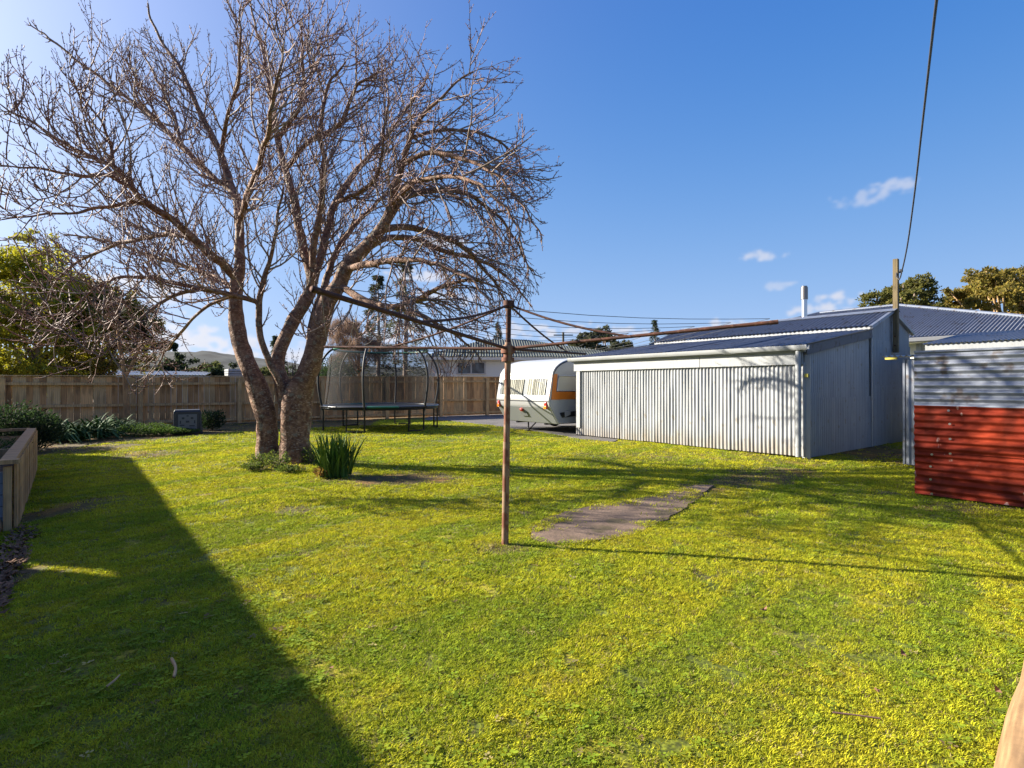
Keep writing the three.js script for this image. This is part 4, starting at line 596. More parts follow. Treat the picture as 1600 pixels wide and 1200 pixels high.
    if (level === 3 || level === 2) { const k = Math.max(1, Math.round(total / 0.075)); for (let i = 0; i < k; i++) { const f = (i + rnd()) / k * (pts.length - 1), q = Math.min(pts.length - 2, Math.floor(f)), a = pts[q].clone().lerp(pts[q + 1], f - q), t = V(rnd() - 0.5, rnd() * 0.8 - 0.15, rnd() - 0.5).normalize(), l = 0.014 + rnd() * 0.024; const br = 0.0048 + rnd() * 0.002; buds.tube([a, a.clone().addScaledVector(t, l)], [br, br * 0.5], 3); } const e = pts[pts.length - 1]; buds.tube([e, e.clone().addScaledVector(d, 0.022)], [0.006, 0.003], 3); }
    if (level < 3) {
      const gap = level === 1 ? 0.15 : 0.15, k = Math.round(total / gap);
      for (let i = 0; i < k; i++) {
        const f = (0.12 + 0.88 * (i + rnd() * 0.8) / k) * (pts.length - 1), q = Math.min(pts.length - 2, Math.floor(f)), a = pts[q].clone().lerp(pts[q + 1], clamp(f - q)), t = V().subVectors(pts[q + 1], pts[q]).normalize();
        const side_ = V(rnd() - 0.5, rnd() - 0.35, rnd() - 0.5).cross(t).normalize(), nd = t.multiplyScalar(0.75).addScaledVector(side_, 0.55 + rnd() * 0.5).normalize();
        const L = level === 1 ? (0.22 + rnd() * 0.55) * (1.1 - 0.5 * i / k) : 0.04 + rnd() * 0.12;
        grow(a, nd, L, level === 1 ? 0.0075 + rnd() * 0.0025 : 0.005 + rnd() * 0.0015, level + 1);
      }
      if (level === 1) grow(pts[pts.length - 1], d, 0.25 + rnd() * 0.25, 0.0052, 2);
    }
  }
  for (const [key, list] of Object.entries(limbs)) {
    const raw = list.map(([px, py, dz]) => loc(px, py, dz)), curve = new THREE.CatmullRomCurve3(raw, false, 'centripetal'), n = Math.max(10, Math.ceil(curve.getLength() / 0.07)), pts = [], rad = [];
    const big = list[0][3] > 20;
    for (let i = 0; i <= n; i++) { const t = i / n, p = curve.getPoint(t), f = t * (list.length - 1), q = Math.min(list.length - 2, Math.floor(f)); const w = mix(list[q][3], list[q + 1][3], f - q) / 2 * (D + list[q][2]) / F; const j = clamp(0.03 / (w + 0.02), 0, 1); p.x += (vnoise(i * 0.33, 3, key.charCodeAt(0)) - 0.5) * 0.07 * j; p.y += (vnoise(i * 0.33, 9, key.charCodeAt(0) + 5) - 0.5) * 0.07 * j; pts.push(p); rad.push(Math.max(0.006, w)); }
    mesh(big ? 'trunk' : 'limb', tube(pts, rad, big ? 18 : 9, true, big ? 0.15 : 0.08, key.charCodeAt(0)), M.bark, s);
    const len = curve.getLength(); let gap = 0.1, pos = big ? 0 : 0.12;
    for (let d = pos; d < len; d += gap * (0.5 + rnd())) {
      const f = d / len * n, q = Math.min(n - 1, Math.floor(f)), r = rad[q]; if (r > 0.085 || pts[q].y < 1.75 && r > 0.03) continue; if (r > 0.05 && rnd() < 0.45) continue;
      const t = V().subVectors(pts[q + 1], pts[Math.max(0, q - 1)]).normalize(), sd = V(rnd() - 0.5, rnd() - 0.38, rnd() - 0.5).cross(t).normalize(), nd = t.clone().multiplyScalar(0.7).addScaledVector(sd, 0.75).normalize();
      const k = rnd(); grow(pts[q], nd, (k < 0.3 ? 0.25 + rnd() * 0.3 : 0.6 + rnd() * 1.0) * (1 - 0.35 * d / len), clamp(r * 0.55, 0.008, 0.016), k < 0.3 ? 2 : 1);
    }
    grow(pts[n], V().subVectors(pts[n], pts[n - 2]).normalize(), 0.35, 0.007, 1);
  }
  // epicormic shoots in the fork
  for (let k = 0; k < 26; k++) { const a = loc(452 + rnd() * 16, 596 + rnd() * 12, -.2 + rnd() * .3); grow(a, V((rnd() - 0.3) * 0.7, 1, (rnd() - 0.5) * 0.7).normalize(), 0.3 + rnd() * 0.3, 0.004, 3); }
  const st = (n, g, m) => { const o = mesh(n, g, m, s); o.userData.kind = 'stuff'; return o; };
  st('branches', greys.build(), M.twigGrey); st('twigs', twigs.build(), M.twig); st('buds', buds.build(), M.bud);
}

// ------------------------------------------------------------------ plants
const leafTri = (pos, col, uvless, o, dir, side, l, w, c, bend = 0) => {          // a pointed leaf of four triangles
  const n = V().crossVectors(dir, side), m = o.clone().addScaledVector(dir, l * 0.5).addScaledVector(n, bend * l * 0.12), e = o.clone().addScaledVector(dir, l).addScaledVector(n, -bend * l * 0.1), a = m.clone().addScaledVector(side, w / 2), b = m.clone().addScaledVector(side, -w / 2);
  for (const t of [[o, a, b], [a, e, b]]) for (const q of t) { pos.push(q.x, q.y, q.z); col.push(c[0], c[1], c[2]); }
};
function leafGeo(pos, col) { const g = new THREE.BufferGeometry(); g.setAttribute('position', new THREE.Float32BufferAttribute(pos, 3)); g.setAttribute('color', new THREE.Float32BufferAttribute(col, 3)); g.computeVertexNormals(); return g; }
function strap(name, label, category, pos, n, len, wid, seed, { up = 0.8, cols = [[0.035, 0.085, 0.02], [0.08, 0.13, 0.025]], spread = 0.1, group, arch = 1 } = {}) {
  const r = mulberry(seed), s = thing(name, label, category, pos, 0, group), P = [], Cc = [];
  for (let i = 0; i < n; i++) {
    const a = r() * 6.283, o = V((r() - 0.5) * spread * 2, 0, (r() - 0.5) * spread * 2), l = len * (0.55 + r() * 0.5), out = V(Math.cos(a), 0, Math.sin(a)), sd = V(-out.z, 0, out.x), c = mix3(cols[0], cols[1], r()), k = (1 - up) * (0.4 + r() * 1.1), w = wid * (0.7 + r() * 0.6), segs = 6; let prev = null;
    for (let j = 0; j <= segs; j++) { const t = j / segs, x = k * l * t + arch * k * l * t * t * 0.8, y = l * t * (1 - 0.25 * k) - arch * l * k * 1.25 * t * t * t; const p = o.clone().addScaledVector(out, x).add(V(0, Math.max(0.01, y), 0)), hw = w / 2 * (t < 0.75 ? 1 : Math.max(0.05, (1 - t) / 0.25)), A = p.clone().addScaledVector(sd, hw), B = p.clone().addScaledVector(sd, -hw); if (prev) for (const q of [prev[0], A, prev[1], prev[1], A, B]) { P.push(q.x, q.y, q.z); Cc.push(...c); } prev = [A, B]; }
  }
  mesh('leaves', leafGeo(P, Cc), M.leafGloss, s); return s;
}
{
  const b = gnd(526, 744); strap('iris_clump', 'upright clump of green sword leaves beside the cherry tree', 'plant', b, 240, 0.72, 0.02, 5, { up: 0.72, spread: 0.17, arch: 0.35, cols: [[0.04, 0.095, 0.015], [0.10, 0.16, 0.03]] });
  const spots = [[92, 690, 0.62], [122, 688, 0.66], [156, 684, 0.74], [178, 680, 0.66]];
  spots.forEach(([px, py, l], i) => strap('agapanthus', ['dark strappy agapanthus clump right beside the dark low shrub', 'dark strappy agapanthus clump second along from the dark low shrub', 'largest dark strappy agapanthus clump in the fence bed', 'dark strappy agapanthus clump closest to the cabbage tree trunk'][i], 'plant', gnd(px, py), 150, l * 1.3, 0.036, 20 + i, { up: 0.45, spread: 0.16, group: 'strappy clumps in the fence garden bed', cols: [[0.03, 0.075, 0.02], [0.055, 0.11, 0.03]] }));
  strap('strap_plant', 'small pale strap leaved plant beside the compost bin', 'plant', gnd(262, 674), 24, 0.45, 0.05, 31, { up: 0.4, spread: 0.05, cols: [[0.11, 0.16, 0.06], [0.16, 0.2, 0.1]] });
}
function bush(name, label, pos, rx, ry, n, leaf, seed, cols, group, mat = M.leaf) {
  const r = mulberry(seed), s = thing(name, label, 'plant', pos, 0, group), P = [], Cc = [], st = [];
  for (let k = 0; k < 7; k++) { const a = r() * 6.283; st.push(tube([V(0, -0.01, 0), V(Math.cos(a) * rx * 0.3, ry * 0.7, Math.sin(a) * rx * 0.3), V(Math.cos(a) * rx * 0.6, ry * 1.4, Math.sin(a) * rx * 0.6)], [0.012, 0.009, 0.004], 5)); }
  for (let i = 0; i < n; i++) {
    const a = r() * 6.283, t = Math.pow(r(), 0.45), e = Math.acos(1 - 2 * r()), o = V(Math.cos(a) * Math.sin(e) * rx * t, ry * (1 + Math.cos(e) * t), Math.sin(a) * Math.sin(e) * rx * t); o.multiplyScalar(0.88 + 0.3 * vnoise(o.x * 5 + 7, o.y * 5 + o.z * 3, seed)); o.y = Math.max(0.02, o.y);
    const d = V(Math.cos(a) * 0.8 + r() - 0.5, 0.2 + r() * 0.8, Math.sin(a) * 0.8 + r() - 0.5).normalize(), sd = V(r() - 0.5, r() - 0.5, r() - 0.5).cross(d).normalize(); leafTri(P, Cc, 0, o, d, sd, leaf * (0.7 + r() * 0.6), leaf * 0.42, mix3(cols[0], cols[1], r()), r() - 0.5);
  }
  mesh('stems', st, M.old, s); mesh('foliage', leafGeo(P, Cc), mat, s); return s;
}
const darkL = [[0.018, 0.035, 0.012], [0.035, 0.06, 0.018]], midL = [[0.04, 0.085, 0.015], [0.085, 0.13, 0.02]];
bush('evergreen_shrub', 'rounded dark green shrub right of compost bin', gnd(332, 672), 0.32, 0.29, 2200, 0.06, 2, darkL);
bush('evergreen_shrub', 'dark leafy shrub behind the end of the planter box', gnd(18, 702), 0.72, 0.42, 5200, 0.07, 3, darkL); bush('evergreen_shrub', 'dark low shrub between planter box and agapanthus', gnd(58, 704), 0.36, 0.36, 2600, 0.065, 4, darkL);
[[206, 682, .5, .13], [232, 679, .5, .14], [256, 680, .42, .10], [285, 678, .4, .07]].forEach(([px, py, rx, ry], i) => bush('ground_cover', ['low green ground cover patch beside the cabbage tree trunk', 'low green ground cover patch second from the cabbage tree trunk', 'low green ground cover patch under the pale strap plant', 'thin low ground cover patch in front of compost bin'][i], gnd(px, py), rx, ry, 1500, 0.05, 40 + i, midL, 'low ground cover along the fence bed'));
[[405, 728, .16, .1], [432, 733, .2, .12], [485, 726, .14, .14], [450, 738, .15, .05], [395, 735, .13, .05]].forEach(([px, py, rx, ry], i) => bush('weed_clump', ['leafy weeds at the foot of the slimmer cherry trunk', 'leafy weeds between the two cherry trunks', 'leafy weeds beside thicker cherry trunk near the iris clump', 'flat low weeds in front of the thicker cherry trunk', 'flat low weeds spreading onto lawn beside slimmer cherry trunk'][i], gnd(px, py), rx, ry, 420, 0.04, 50 + i, [[0.07, 0.12, 0.02], [0.16, 0.18, 0.03]], 'weeds round the cherry trunk'));
bush('dry_tuft', 'reddish dry plant at the foot of the iris clump', gnd(505, 746), 0.1, 0.07, 260, 0.05, 60, [[0.2, 0.1, 0.03], [0.28, 0.2, 0.04]]);
bush('planter_weeds', 'small green weeds sprouting in the planter soil', V(-6.2, 0.42, -6.4), 0.4, 0.08, 500, 0.04, 61, midL);

// broadleaf or evergreen tree: trunk, limbs, crown of small leaves in clumps
function leafyTree(name, label, pos, { h, tr = 0.15, clumps, n = 14000, leaf = 0.1, seed = 1, cols, group, bark = M.twigGrey, flat = 0.7, shell = 0.5, lw = 0.55, hang = 0 }) {
  const r = mulberry(seed), s = thing(name, label, 'tree', pos, 0, group), P = [], Cc = [], lm = [];
  const vol = clumps.reduce((a, c) => a + c[3] ** 2, 0);
  mesh('trunk', tube(smooth([V(0, -0.1, 0), V(0.05 * h * (r() - 0.5), h * 0.4, 0), V(0.08 * h * (r() - 0.5), h * 0.8, 0)], h / 10), [...Array(40)].map((_, i) => tr * (1 - 0.075 * Math.min(i, 11))), 9), bark, s);
  for (const [cx, cy, cz, cr] of clumps) {
    lm.push(tube(smooth([V(0, Math.min(h * 0.75, cy * 0.55), 0), V(cx * 0.5, cy * 0.75, cz * 0.5), V(cx, cy + cr * 0.3, cz)], 0.4), [...Array(30)].map((_, i) => Math.max(0.012, tr * 0.35 * (1 - i * 0.06))), 5));
    const k = Math.round(n * cr * cr / vol), sub = []; for (let j = 0; j < Math.max(6, Math.round(cr * 14)); j++) { const a = r() * 6.283, e = Math.acos(1 - 2 * r()), q = cr * (0.45 + 0.55 * Math.sqrt(r())); sub.push([cx + Math.cos(a) * Math.sin(e) * q, cy + Math.cos(e) * q * flat, cz + Math.sin(a) * Math.sin(e) * q, cr * (0.22 + r() * 0.2), 0.75 + r() * 0.5]); }
    for (let i = 0; i < k; i++) { const b = sub[Math.floor(r() * sub.length)], a = r() * 6.283, e = Math.acos(1 - 2 * r()), q = b[3] * Math.pow(r(), shell), o = V(b[0] + Math.cos(a) * Math.sin(e) * q, b[1] + Math.cos(e) * q * flat, b[2] + Math.sin(a) * Math.sin(e) * q), d = V(r() - 0.5, r() - 0.4 - hang, r() - 0.5).normalize(), sd = V(r() - 0.5, r() - 0.5, r() - 0.5).cross(d).normalize(); leafTri(P, Cc, 0, o, d, sd, leaf * (0.6 + r() * 0.8), leaf * lw, mix3(cols[0], cols[1], r()).map(x => x * b[4]), r() - 0.5); }
  }
  mesh('limbs', lm, bark, s); mesh('crown', leafGeo(P, Cc), M.leaf, s); return s;
}
const clumpSet = (seed, n, rx, ry, rz, cy, r0, r1) => { const r = mulberry(seed), o = []; for (let i = 0; i < n; i++) { const a = r() * 6.283, e = Math.acos(1 - 2 * r()), q = 0.3 + 0.7 * Math.sqrt(r()); o.push([Math.cos(a) * Math.sin(e) * rx * q, cy + Math.cos(e) * ry * q, Math.sin(a) * Math.sin(e) * rz * q, mix(r0, r1, r())]); } return o; };
const olive = [[0.22, 0.24, 0.02], [0.52, 0.46, 0.03]], deep = [[0.02, 0.035, 0.012], [0.05, 0.065, 0.02]], gum = [[0.05, 0.06, 0.03], [0.11, 0.11, 0.05]], autumn = [[0.15, 0.14, 0.02], [0.32, 0.23, 0.04]];
{ // evergreens behind the fence at the left
  const a = pt(55, 603, 19.5), b = pt(150, 603, 21), c = pt(-60, 603, 18.5);
  leafyTree('evergreen_tree', 'tall yellow green evergreen tree with highest top behind left fence', [a.x, 0, a.z], { h: 6, tr: 0.14, clumps: [...clumpSet(2, 30, 1.9, 2.5, 1.5, 3.3, 0.7, 1.2), [0, 6.3, 0, 0.65], [0.2, 5.6, 0, 0.9]], n: 40000, leaf: 0.12, seed: 4, cols: olive });
  leafyTree('evergreen_tree', 'dark green bushy tree beside the cabbage tree behind fence', [b.x, 0, b.z], { h: 4.6, tr: 0.12, clumps: clumpSet(5, 24, 1.7, 2.1, 1.3, 2.9, 0.7, 1.1), n: 42000, leaf: 0.11, seed: 6, cols: [[0.13, 0.13, 0.025], [0.30, 0.25, 0.04]] });
  leafyTree('evergreen_tree', 'yellow green evergreen tree at the far left end of fence', [c.x, 0, c.z], { h: 5.4, tr: 0.13, clumps: clumpSet(7, 20, 1.5, 2.5, 1.5, 3.1, 0.6, 1.0), n: 32000, leaf: 0.12, seed: 8, cols: olive });
}
{ // cabbage tree
  const p = gnd(198, 668), D = -p.z, s = thing('cabbage_tree', 'slender cabbage tree with dark spiky leaf heads rising past fence', 'tree', p), L = (x, y, dz = 0) => pt(x, y, D + dz).sub(p);
  mesh('trunk', tube(smooth([L(198, 669), L(197, 620), L(194, 580), L(187, 540), L(183, 500)], 0.15), [...Array(60)].map((_, i) => Math.max(0.05, 0.085 - i * 0.002)), 10, true, 0.05), M.fence2, s);
  mesh('limb', tube(smooth([L(195, 590), L(206, 570), L(216, 545), L(224, 525)], 0.12), 0.05, 8), M.fence2, s);
  const r = mulberry(9);
  for (const [hx, hy] of [[224, 522], [183, 497]]) { const o = L(hx, hy), P = [], Cc = []; for (let i = 0; i < 150; i++) { const a = r() * 6.283, e = -0.75 + r() * 2.1, d = V(Math.cos(a) * Math.cos(e), Math.sin(e), Math.sin(a) * Math.cos(e)), l = 0.5 + r() * 0.35, sd = V(-Math.sin(a), 0, Math.cos(a)); let prev = null; for (let j = 0; j <= 4; j++) { const t = j / 4, q = o.clone().addScaledVector(d, l * t).add(V(0, -0.14 * t * t, 0)), w = 0.02 * (1 - t * 0.9), A = q.clone().addScaledVector(sd, w), B = q.clone().addScaledVector(sd, -w); if (prev) for (const x of [prev[0], A, prev[1], prev[1], A, B]) { P.push(x.x, x.y, x.z); Cc.push(...mix3([0.03, 0.022, 0.018], [0.07, 0.055, 0.03], (i % 7) / 7)); } prev = [A, B]; } } mesh('leaf_head', leafGeo(P, Cc), M.leafGloss, s); }
}
function conifer(name, label, px, d, topPy, w, seed, cols, group, n = 9000, gaps = 0) {
  const p = pt(px, 603, d); p.y = 0; const H = EYE + (HY - topPy) / F * d, r = mulberry(seed), s = thing(name, label, 'tree', p, 0, group), P = [], Cc = [], lm = [];
  mesh('trunk', tube([V(0, -0.1, 0), V(0.1, H * 0.5, 0), V(0, H * 0.98, 0)], [0.012 * H + 0.06, 0.01 * H + 0.03, 0.02], 8), M.twigGrey, s);
  const tiers = Math.round(H * 2.6);
  for (let k = 0; k < tiers; k++) { const t = 0.16 + 0.84 * k / tiers, y = H * t, R = w * (1 - t * 0.86) * (0.6 + 0.6 * r()), nb = 4; for (let b = 0; b < nb; b++) { if (r() < gaps) continue; const a = r() * 6.283, e = V(Math.cos(a) * R, R * (0.05 - 0.25 * r()), Math.sin(a) * R); lm.push(tube([V(0, y, 0), V(e.x, y + e.y, e.z)], [0.025, 0.008], 4, false)); const m = Math.round(n / tiers / nb); for (let i = 0; i < m; i++) { const f = Math.pow(r(), 0.6), o = V(e.x * f + (r() - 0.5) * R * 0.35, y + e.y * f + (r() - 0.6) * 0.35, e.z * f + (r() - 0.5) * R * 0.35), d2 = V(e.x + r() - 0.5, (r() - 0.5) * R - 0.3, e.z + r() - 0.5).normalize(), sd = V(r() - 0.5, r() - 0.5, r() - 0.5).cross(d2).normalize(); leafTri(P, Cc, 0, o, d2, sd, 0.16 + r() * 0.16, 0.05, mix3(cols[0], cols[1], r())); } } }
  mesh('limbs', lm, M.twigGrey, s); mesh('crown', leafGeo(P, Cc), M.leaf, s); return s;
}
conifer('conifer', 'tall dark conifer rising behind trampoline', 632, 36, 395, 2.1, 3, [[0.04, 0.05, 0.02], [0.1, 0.1, 0.04]], null, 9000, 0.35); conifer('conifer', 'slim dark conifer standing between cherry trunks', 432, 40, 520, 1.3, 4, deep, null, 5000); conifer('conifer', 'dark conifer with ragged crown behind trampoline net', 590, 40, 425, 2.0, 5, [[0.03, 0.035, 0.015], [0.07, 0.065, 0.025]], null, 8000, 0.3);
conifer('conifer', 'small dark conifer above the neighbour house roof', 778, 52, 500, 1.1, 6, deep, null, 3000); conifer('conifer', 'pointed dark conifer above the far end of the shed roof', 1023, 62, 497, 1.6, 7, deep, null, 5000);
leafyTree('bare_birch', 'pale stemmed weeping tree behind trampoline', pt(560, 603, 30).setY(0), { h: 6.2, tr: 0.1, clumps: clumpSet(21, 14, 1.7, 1.5, 1.3, 3.9, 0.5, 0.8), n: 9000, leaf: 0.5, lw: 0.03, hang: 1.1, seed: 22, cols: [[0.16, 0.10, 0.07], [0.3, 0.21, 0.15]], bark: M.fence3 });
bush('garden_shrub', 'broad dark shrub showing above fence behind trampoline', pt(520, 603, 24).setY(0), 1.1, 1.25, 9000, 0.09, 71, darkL);
[[905, 516, 1.5], [922, 500, 2.1], [945, 508, 2.0], [968, 515, 1.4]].forEach(([px, top, r], i) => { const d = 58 + i * 2, p = pt(px, 603, d); p.y = 0; const H = EYE + (HY - top) / F * d; leafyTree('gum_tree', ['slender gum tree by the power pole beyond the house', 'tallest airy gum tree beyond the neighbour house', 'dense gum tree above the shed roof end', 'small gum tree nearest the pointed conifer'][i], p, { h: H, tr: 0.2, clumps: clumpSet(80 + i, 11, r * 0.75, H * 0.26, r * 0.75, H * 0.68, 0.5, 1.0), n: 7000, leaf: 0.24, seed: 90 + i, cols: i === 2 ? deep : gum }); });
{ const d = 30, p = pt(1415, 603, d); p.y = 0; leafyTree('shade_tree', 'dense olive green tree behind the hipped house roof', p, { h: 6, tr: 0.22, clumps: clumpSet(101, 24, 2.0, 1.5, 1.6, 5.4, 0.6, 1.0), n: 24000, leaf: 0.16, seed: 102, cols: [[0.07, 0.085, 0.015], [0.19, 0.165, 0.03]] }); }
{ const d = 30, p = pt(1575, 603, d); p.y = 0; leafyTree('shade_tree', 'large golden green tree with pale branches behind the house', p, { h: 6.6, tr: 0.26, clumps: clumpSet(111, 34, 3.4, 2.2, 2.4, 5.6, 0.6, 1.15), n: 44000, leaf: 0.17, seed: 112, cols: autumn, bark: M.fence3, shell: 0.4 }); }
{ const d = 34, p = pt(1478, 603, d); p.y = 0; leafyTree('shade_tree', 'small dark pointed tree between the two roof trees', p, { h: 5.5, tr: 0.16, clumps: clumpSet(121, 8, 0.8, 1.4, 0.8, 5.0, 0.4, 0.7), n: 5000, leaf: 0.16, seed: 122, cols: gum }); }
for (const [px, d, top, w, k] of [[270, 34, 548, 2.3, 0], [318, 38, 553, 1.9, 1], [345, 30, 566, 1.3, 0], [402, 32, 570, 1.2, 1], [455, 36, 562, 1.6, 0], [232, 32, 562, 1.4, 1], [505, 30, 572, 1.2, 1]]) { const p = pt(px, 603, d); p.y = 0; const H = EYE + (HY - top) / F * d; leafyTree('garden_tree', k ? 'pale green rounded garden tree beyond the fence' : 'dark rounded garden tree beyond the fence', p, { h: H, tr: 0.1, clumps: clumpSet(px, 9, w * 0.7, H * 0.32, w * 0.7, H * 0.55, 0.45, 0.8), n: 6000, leaf: 0.15, seed: px, cols: k ? [[0.06, 0.08, 0.025], [0.14, 0.14, 0.04]] : deep, group: k ? 'pale garden trees beyond the fence' : 'dark garden trees beyond the fence' }); }

// ------------------------------------------------------------------ beyond the fence: neighbour house, roofs, hills
{
  const d = 30, P = pt(660, 603, d); P.y = 0;
  const s = thing('neighbour_house', 'pale grey weatherboard house with ribbed green roof beyond the fence', 'house', P, 0.06);
  const W = 12, ey = EYE + (HY - 559) / F * d;
  for (let k = 0; k < 16; k++) mesh('weatherboard', lay(box(W - 1.6, 0.17, 0.02), V(W / 2 + 0.65, 0.12 + k * 0.16, -0.5), V(1, 0, 0), V(0, 1, 0.07).normalize()), M.weatherboard, s);
  mesh('wall', [box(W - 1.7, ey, 0.1, W / 2 + 0.65, ey / 2, -0.57), box(0.1, ey, 6, 1.5, ey / 2, -3.6), box(0.1, ey, 6, W - 0.2, ey / 2, -3.6)], M.weatherboard, s); mesh('porch_wall', box(1.2, ey - 0.1, 0.1, 0.85, (ey - 0.1) / 2, -0.5), M.whiteTrim, s); mesh('door', box(0.55, 1.9, 0.05, 0.95, 1.0, -0.43), M.cream, s);
  const x0 = 1.9, x1 = 3.45, y0 = EYE + (HY - 583.5) / F * d, y1 = EYE + (HY - 565) / F * d;
  const wn = mesh('window', [box(x1 - x0 + 0.12, 0.06, 0.08, (x0 + x1) / 2, y1, -0.45), box(x1 - x0 + 0.12, 0.06, 0.1, (x0 + x1) / 2, y0, -0.44), ...[x0, (x0 + x1) / 2, x1].map(x => box(0.08, y1 - y0, 0.07, x, (y0 + y1) / 2, -0.448))], M.whiteTrim, s); for (const x of [0.25, 0.75]) mesh('pane', box((x1 - x0) / 2 - 0.08, y1 - y0 - 0.06, 0.03, mix(x0, x1, x), (y0 + y1) / 2, -0.468), M.windowDark, wn);
  mesh('fascia', box(W + 0.4, 0.16, 0.04, W / 2 + 0.2, ey - 0.02, 0), M.weatherboard, s);
  const run = 3.6, rise = 1.25, len = Math.hypot(run, rise), upv = V(0, rise, -run).normalize(), nS = 14, w = (W + 0.6) / nS;
  for (let i = 0; i < nS; i++) mesh('roof_sheet', lay(corrugated(i * w, (i + 1) * w + 0.02, 0, x => clamp(Math.min(x / 3.6, (W + 0.6 - x) / 6.5), 0.003, 1) * len, { pitch: 0.15, amp: 0.02, per: 7 }), V(-0.1, ey + 0.08 + (i % 2) * 0.006, 0.1), V(1, 0, 0), upv), M.roofGreen, s);
  mesh('roof_back', (() => { const g = new THREE.BufferGeometry().setFromPoints([V(-0.1, ey, 0.05), V(-0.1, ey, -7.2), V(3.5, ey + rise, -3.5), V(W + 0.5, ey, 0.05), V(W - 6, ey + rise, -3.5), V(W + 0.5, ey, -7.2)]); g.setIndex([0, 2, 1, 3, 5, 4, 1, 2, 4, 1, 4, 5]); g.setAttribute('uv', new THREE.Float32BufferAttribute(12, 2)); g.computeVertexNormals(); return g; })(), M.roofGreen, s);
}
{ const a = pt(100, 603, 26), s = thing('long_shed', 'long low pale roof just showing over left fence', 'shed', [a.x, 0, a.z], 0.3); const y = EYE + (HY - 585) / F * 26; mesh('roof', lay(corrugated(0, 7, 0, 2, { pitch: 0.15, amp: 0.012 }), V(-1, y, 0), V(1, 0, 0), V(0, 0.12, -1).normalize()), M.whiteTrim, s); mesh('wall', box(6.8, y - 0.02, 1.8, 2.5, (y - 0.02) / 2, -1), M.weatherboard, s); }
{ const a = pt(372, 603, 23), s = thing('white_shed_roof', 'white stepped board roof corner peeking over fence beside trunk', 'shed', [a.x, 0, a.z], -0.93); const y = EYE + (HY - 577) / F * 23; for (let k = 0; k < 3; k++) mesh('weatherboard', box(0.95 - k * 0.06, 0.085, 0.9, 0, y - 0.05 - k * 0.1, 0, 0.01), M.whiteTrim, s); mesh('wall', box(0.75, y - 0.3, 0.75, 0, (y - 0.3) / 2, 0), M.weatherboard, s); }
{ const a = pt(880, 603, 62), s = thing('power_pole', 'distant power pole with crossarm beyond the neighbour house', 'pole', [a.x, 0, a.z]); const H = EYE + (HY - 519) / F * 62; mesh('post', tube([V(0, 0, 0), V(0, H, 0)], [0.16, 0.12], 8), M.old, s); mesh('crossarm', box(2.2, 0.12, 0.12, 0, H - 0.35, 0.14), M.old, s); }
{ // hills
  const hill = (x0, x1, d0, d1, fn, mat, name) => { const nx = 120, nz = 24, pos = [], uv = [], idx = []; for (let j = 0; j <= nz; j++) for (let i = 0; i <= nx; i++) { const d = mix(d0, d1, j / nz), px = mix(x0, x1, i / nx), x = (px - CX) / F * (d0 + d1) / 2, y = fn(px, j / nz) + (fbm(px * 0.04, j * 0.35, 3, 4) - 0.5) * 6; pos.push(x, y, -d); uv.push(x, d); } for (let j = 0; j < nz; j++) for (let i = 0; i < nx; i++) { const a = j * (nx + 1) + i, b = a + nx + 1; idx.push(a, a + 1, b, b, a + 1, b + 1); } const g = new THREE.BufferGeometry(); g.setAttribute('position', new THREE.Float32BufferAttribute(pos, 3)); g.setAttribute('uv', new THREE.Float32BufferAttribute(uv, 2)); g.setIndex(idx); g.computeVertexNormals(); return structure(mesh(name, g, mat)); };
  const hillTex = texture(512, (u, v) => { const n = fbm(u * 12, v * 12, 3, 5, 12), m = step(0.48, 0.6, fbm(u * 6, v * 6, 9, 5, 6)); return mix3(mix3([0.17, 0.20, 0.19], [0.13, 0.155, 0.165], n), [0.08, 0.10, 0.11], m); }, true, 0.012);
  const hm = std({ map: hillTex, roughness: 1 });
  hill(-700, 1000, 330, 560, (px, t) => Math.sin(Math.min(1, t * 1.25) * Math.PI / 2) * (12 + 18 * Math.exp(-(((px - 250) / 130) ** 2)) + 7 * Math.exp(-(((px - 520) / 200) ** 2)) + 14 * Math.exp(-(((px + 150) / 250) ** 2))), hm, 'hills');
  hill(850, 2300, 420, 640, (px, t) => Math.sin(Math.min(1, t * 1.25) * Math.PI / 2) * (5 + 8 * Math.exp(-(((px - 1600) / 400) ** 2))), hm, 'hills_far');
  // pines along the hill crest, each a small tree
  [[228, 534, 5], [240, 531, 6], [252, 529, 6.5], [264, 533, 5], [275, 531, 6], [212, 538, 5]].forEach(([px, top, w], i) => { const d = 500, p = pt(px, 603, d), H = 19 + (i % 3) * 2; p.y = EYE + (HY - top) / F * d - H; leafyTree('hill_pine', 'distant dark pine on the hill crest behind cabbage tree', p, { h: H, tr: 0.5, clumps: clumpSet(300 + i, 8, w * 0.5, H * 0.22, w * 0.5, H * 0.72, 1.4, 2.6), n: 900, leaf: 1.5, seed: 310 + i, cols: deep, group: 'pines on the hill crest' }); });
}

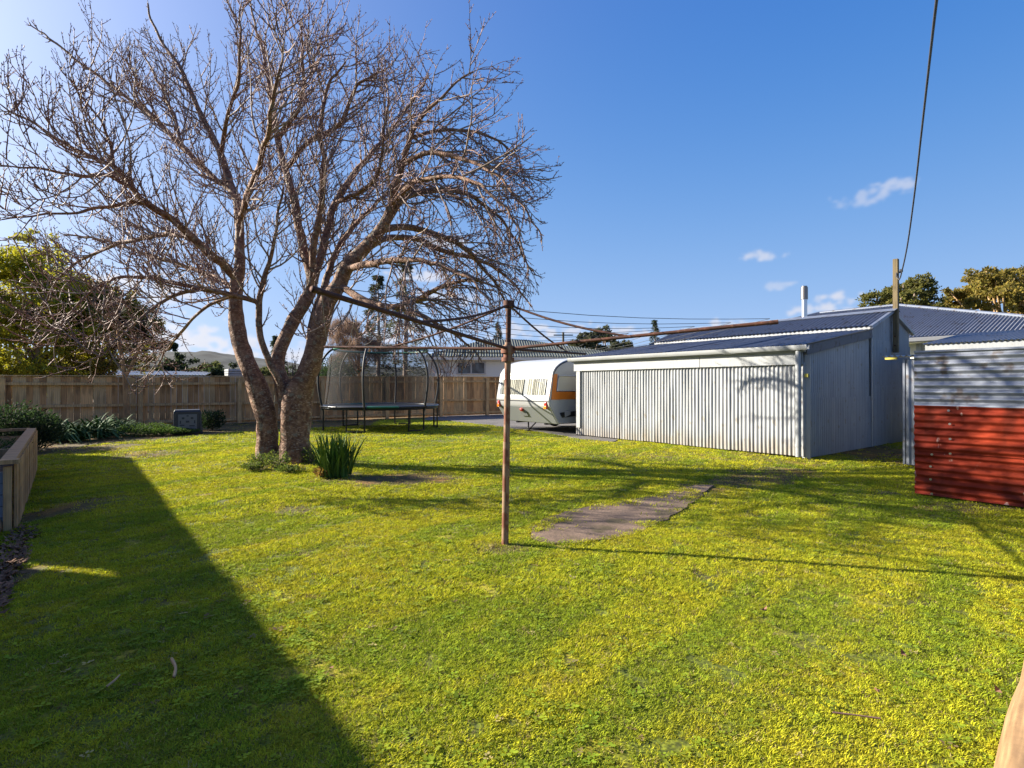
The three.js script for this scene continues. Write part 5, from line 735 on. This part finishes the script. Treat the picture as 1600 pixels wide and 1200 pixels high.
// ------------------------------------------------------------------ small things lying about
function stick(px0, py0, px1, py1, r, mat, label, bend = 0.03) { const a = gnd(px0, py0), b = gnd(px1, py1), m = V().lerpVectors(a, b, 0.5); m.x += bend; for (const q of [a, m, b]) q.y = bump(q.x, q.z) + 0.028; tag(mesh('stick', tube(smooth([a, m, b], 0.02), [...Array(60)].map((_, i) => r * (1.1 - 0.012 * i + 0.15 * Math.sin(i))), 7), mat), label, 'stick'); }
stick(269, 1038, 273, 1066, 0.006, M.fence3, 'short pale forked stick on the shaded grass', 0.012); stick(168, 1082, 188, 1064, 0.004, M.fence3, 'thin straight twig lying on the shaded grass', 0.004); stick(1300, 1129, 1375, 1138, 0.003, M.twig, 'thin brown twig lying on the sunlit grass', 0.01);
{ const r = mulberry(55), shape = () => { const P = [], Cc = []; leafTri(P, Cc, 0, V(0, 0, 0), V(1, 0.15, 0).normalize(), V(0, 0.25, 1).normalize(), 0.036, 0.022, [1, 1, 1], 2); return leafGeo(P, Cc); };
  for (const [px, py] of [[1186, 957], [1190, 960], [1416, 1036], [1374, 1091], [514, 1052], [1565, 1096]]) { const o = mesh('fallen_leaf', shape(), M.leafDry), p = gnd(px, py); o.position.set(p.x, bump(p.x, p.z) + 0.03, p.z); o.rotation.set(r() * 0.6, r() * 6, r() * 0.6); tag(o, 'small curled brown leaf lying on the sunlit grass', 'leaf', 'fallen leaves on the lawn'); }
  const P = [], Cc = []; for (let i = 0; i < 700; i++) { const t = r(), q = gnd(mix(-20, 40, t) + (r() - 0.5) * 40, mix(960, 830, t) + (r() - 0.5) * 20), a = r() * 6.28; q.y = bump(q.x, q.z) + 0.004 + r() * 0.02; leafTri(P, Cc, 0, q, V(Math.cos(a), r() * 0.5 - 0.2, Math.sin(a)).normalize(), V(-Math.sin(a), r() - 0.5, Math.cos(a)).normalize(), 0.04 + r() * 0.03, 0.025, mix3([0.09, 0.045, 0.022], [0.26, 0.14, 0.08], r()), 1); }
  tag(mesh('leaf_litter', leafGeo(P, Cc), std(two({ vertexColors: true, roughness: 1 }))), 'dark brown leaf litter along the planter box edge', 'leaves', null, 'stuff'); }
console.log('done');
renderer.render(scene, camera);
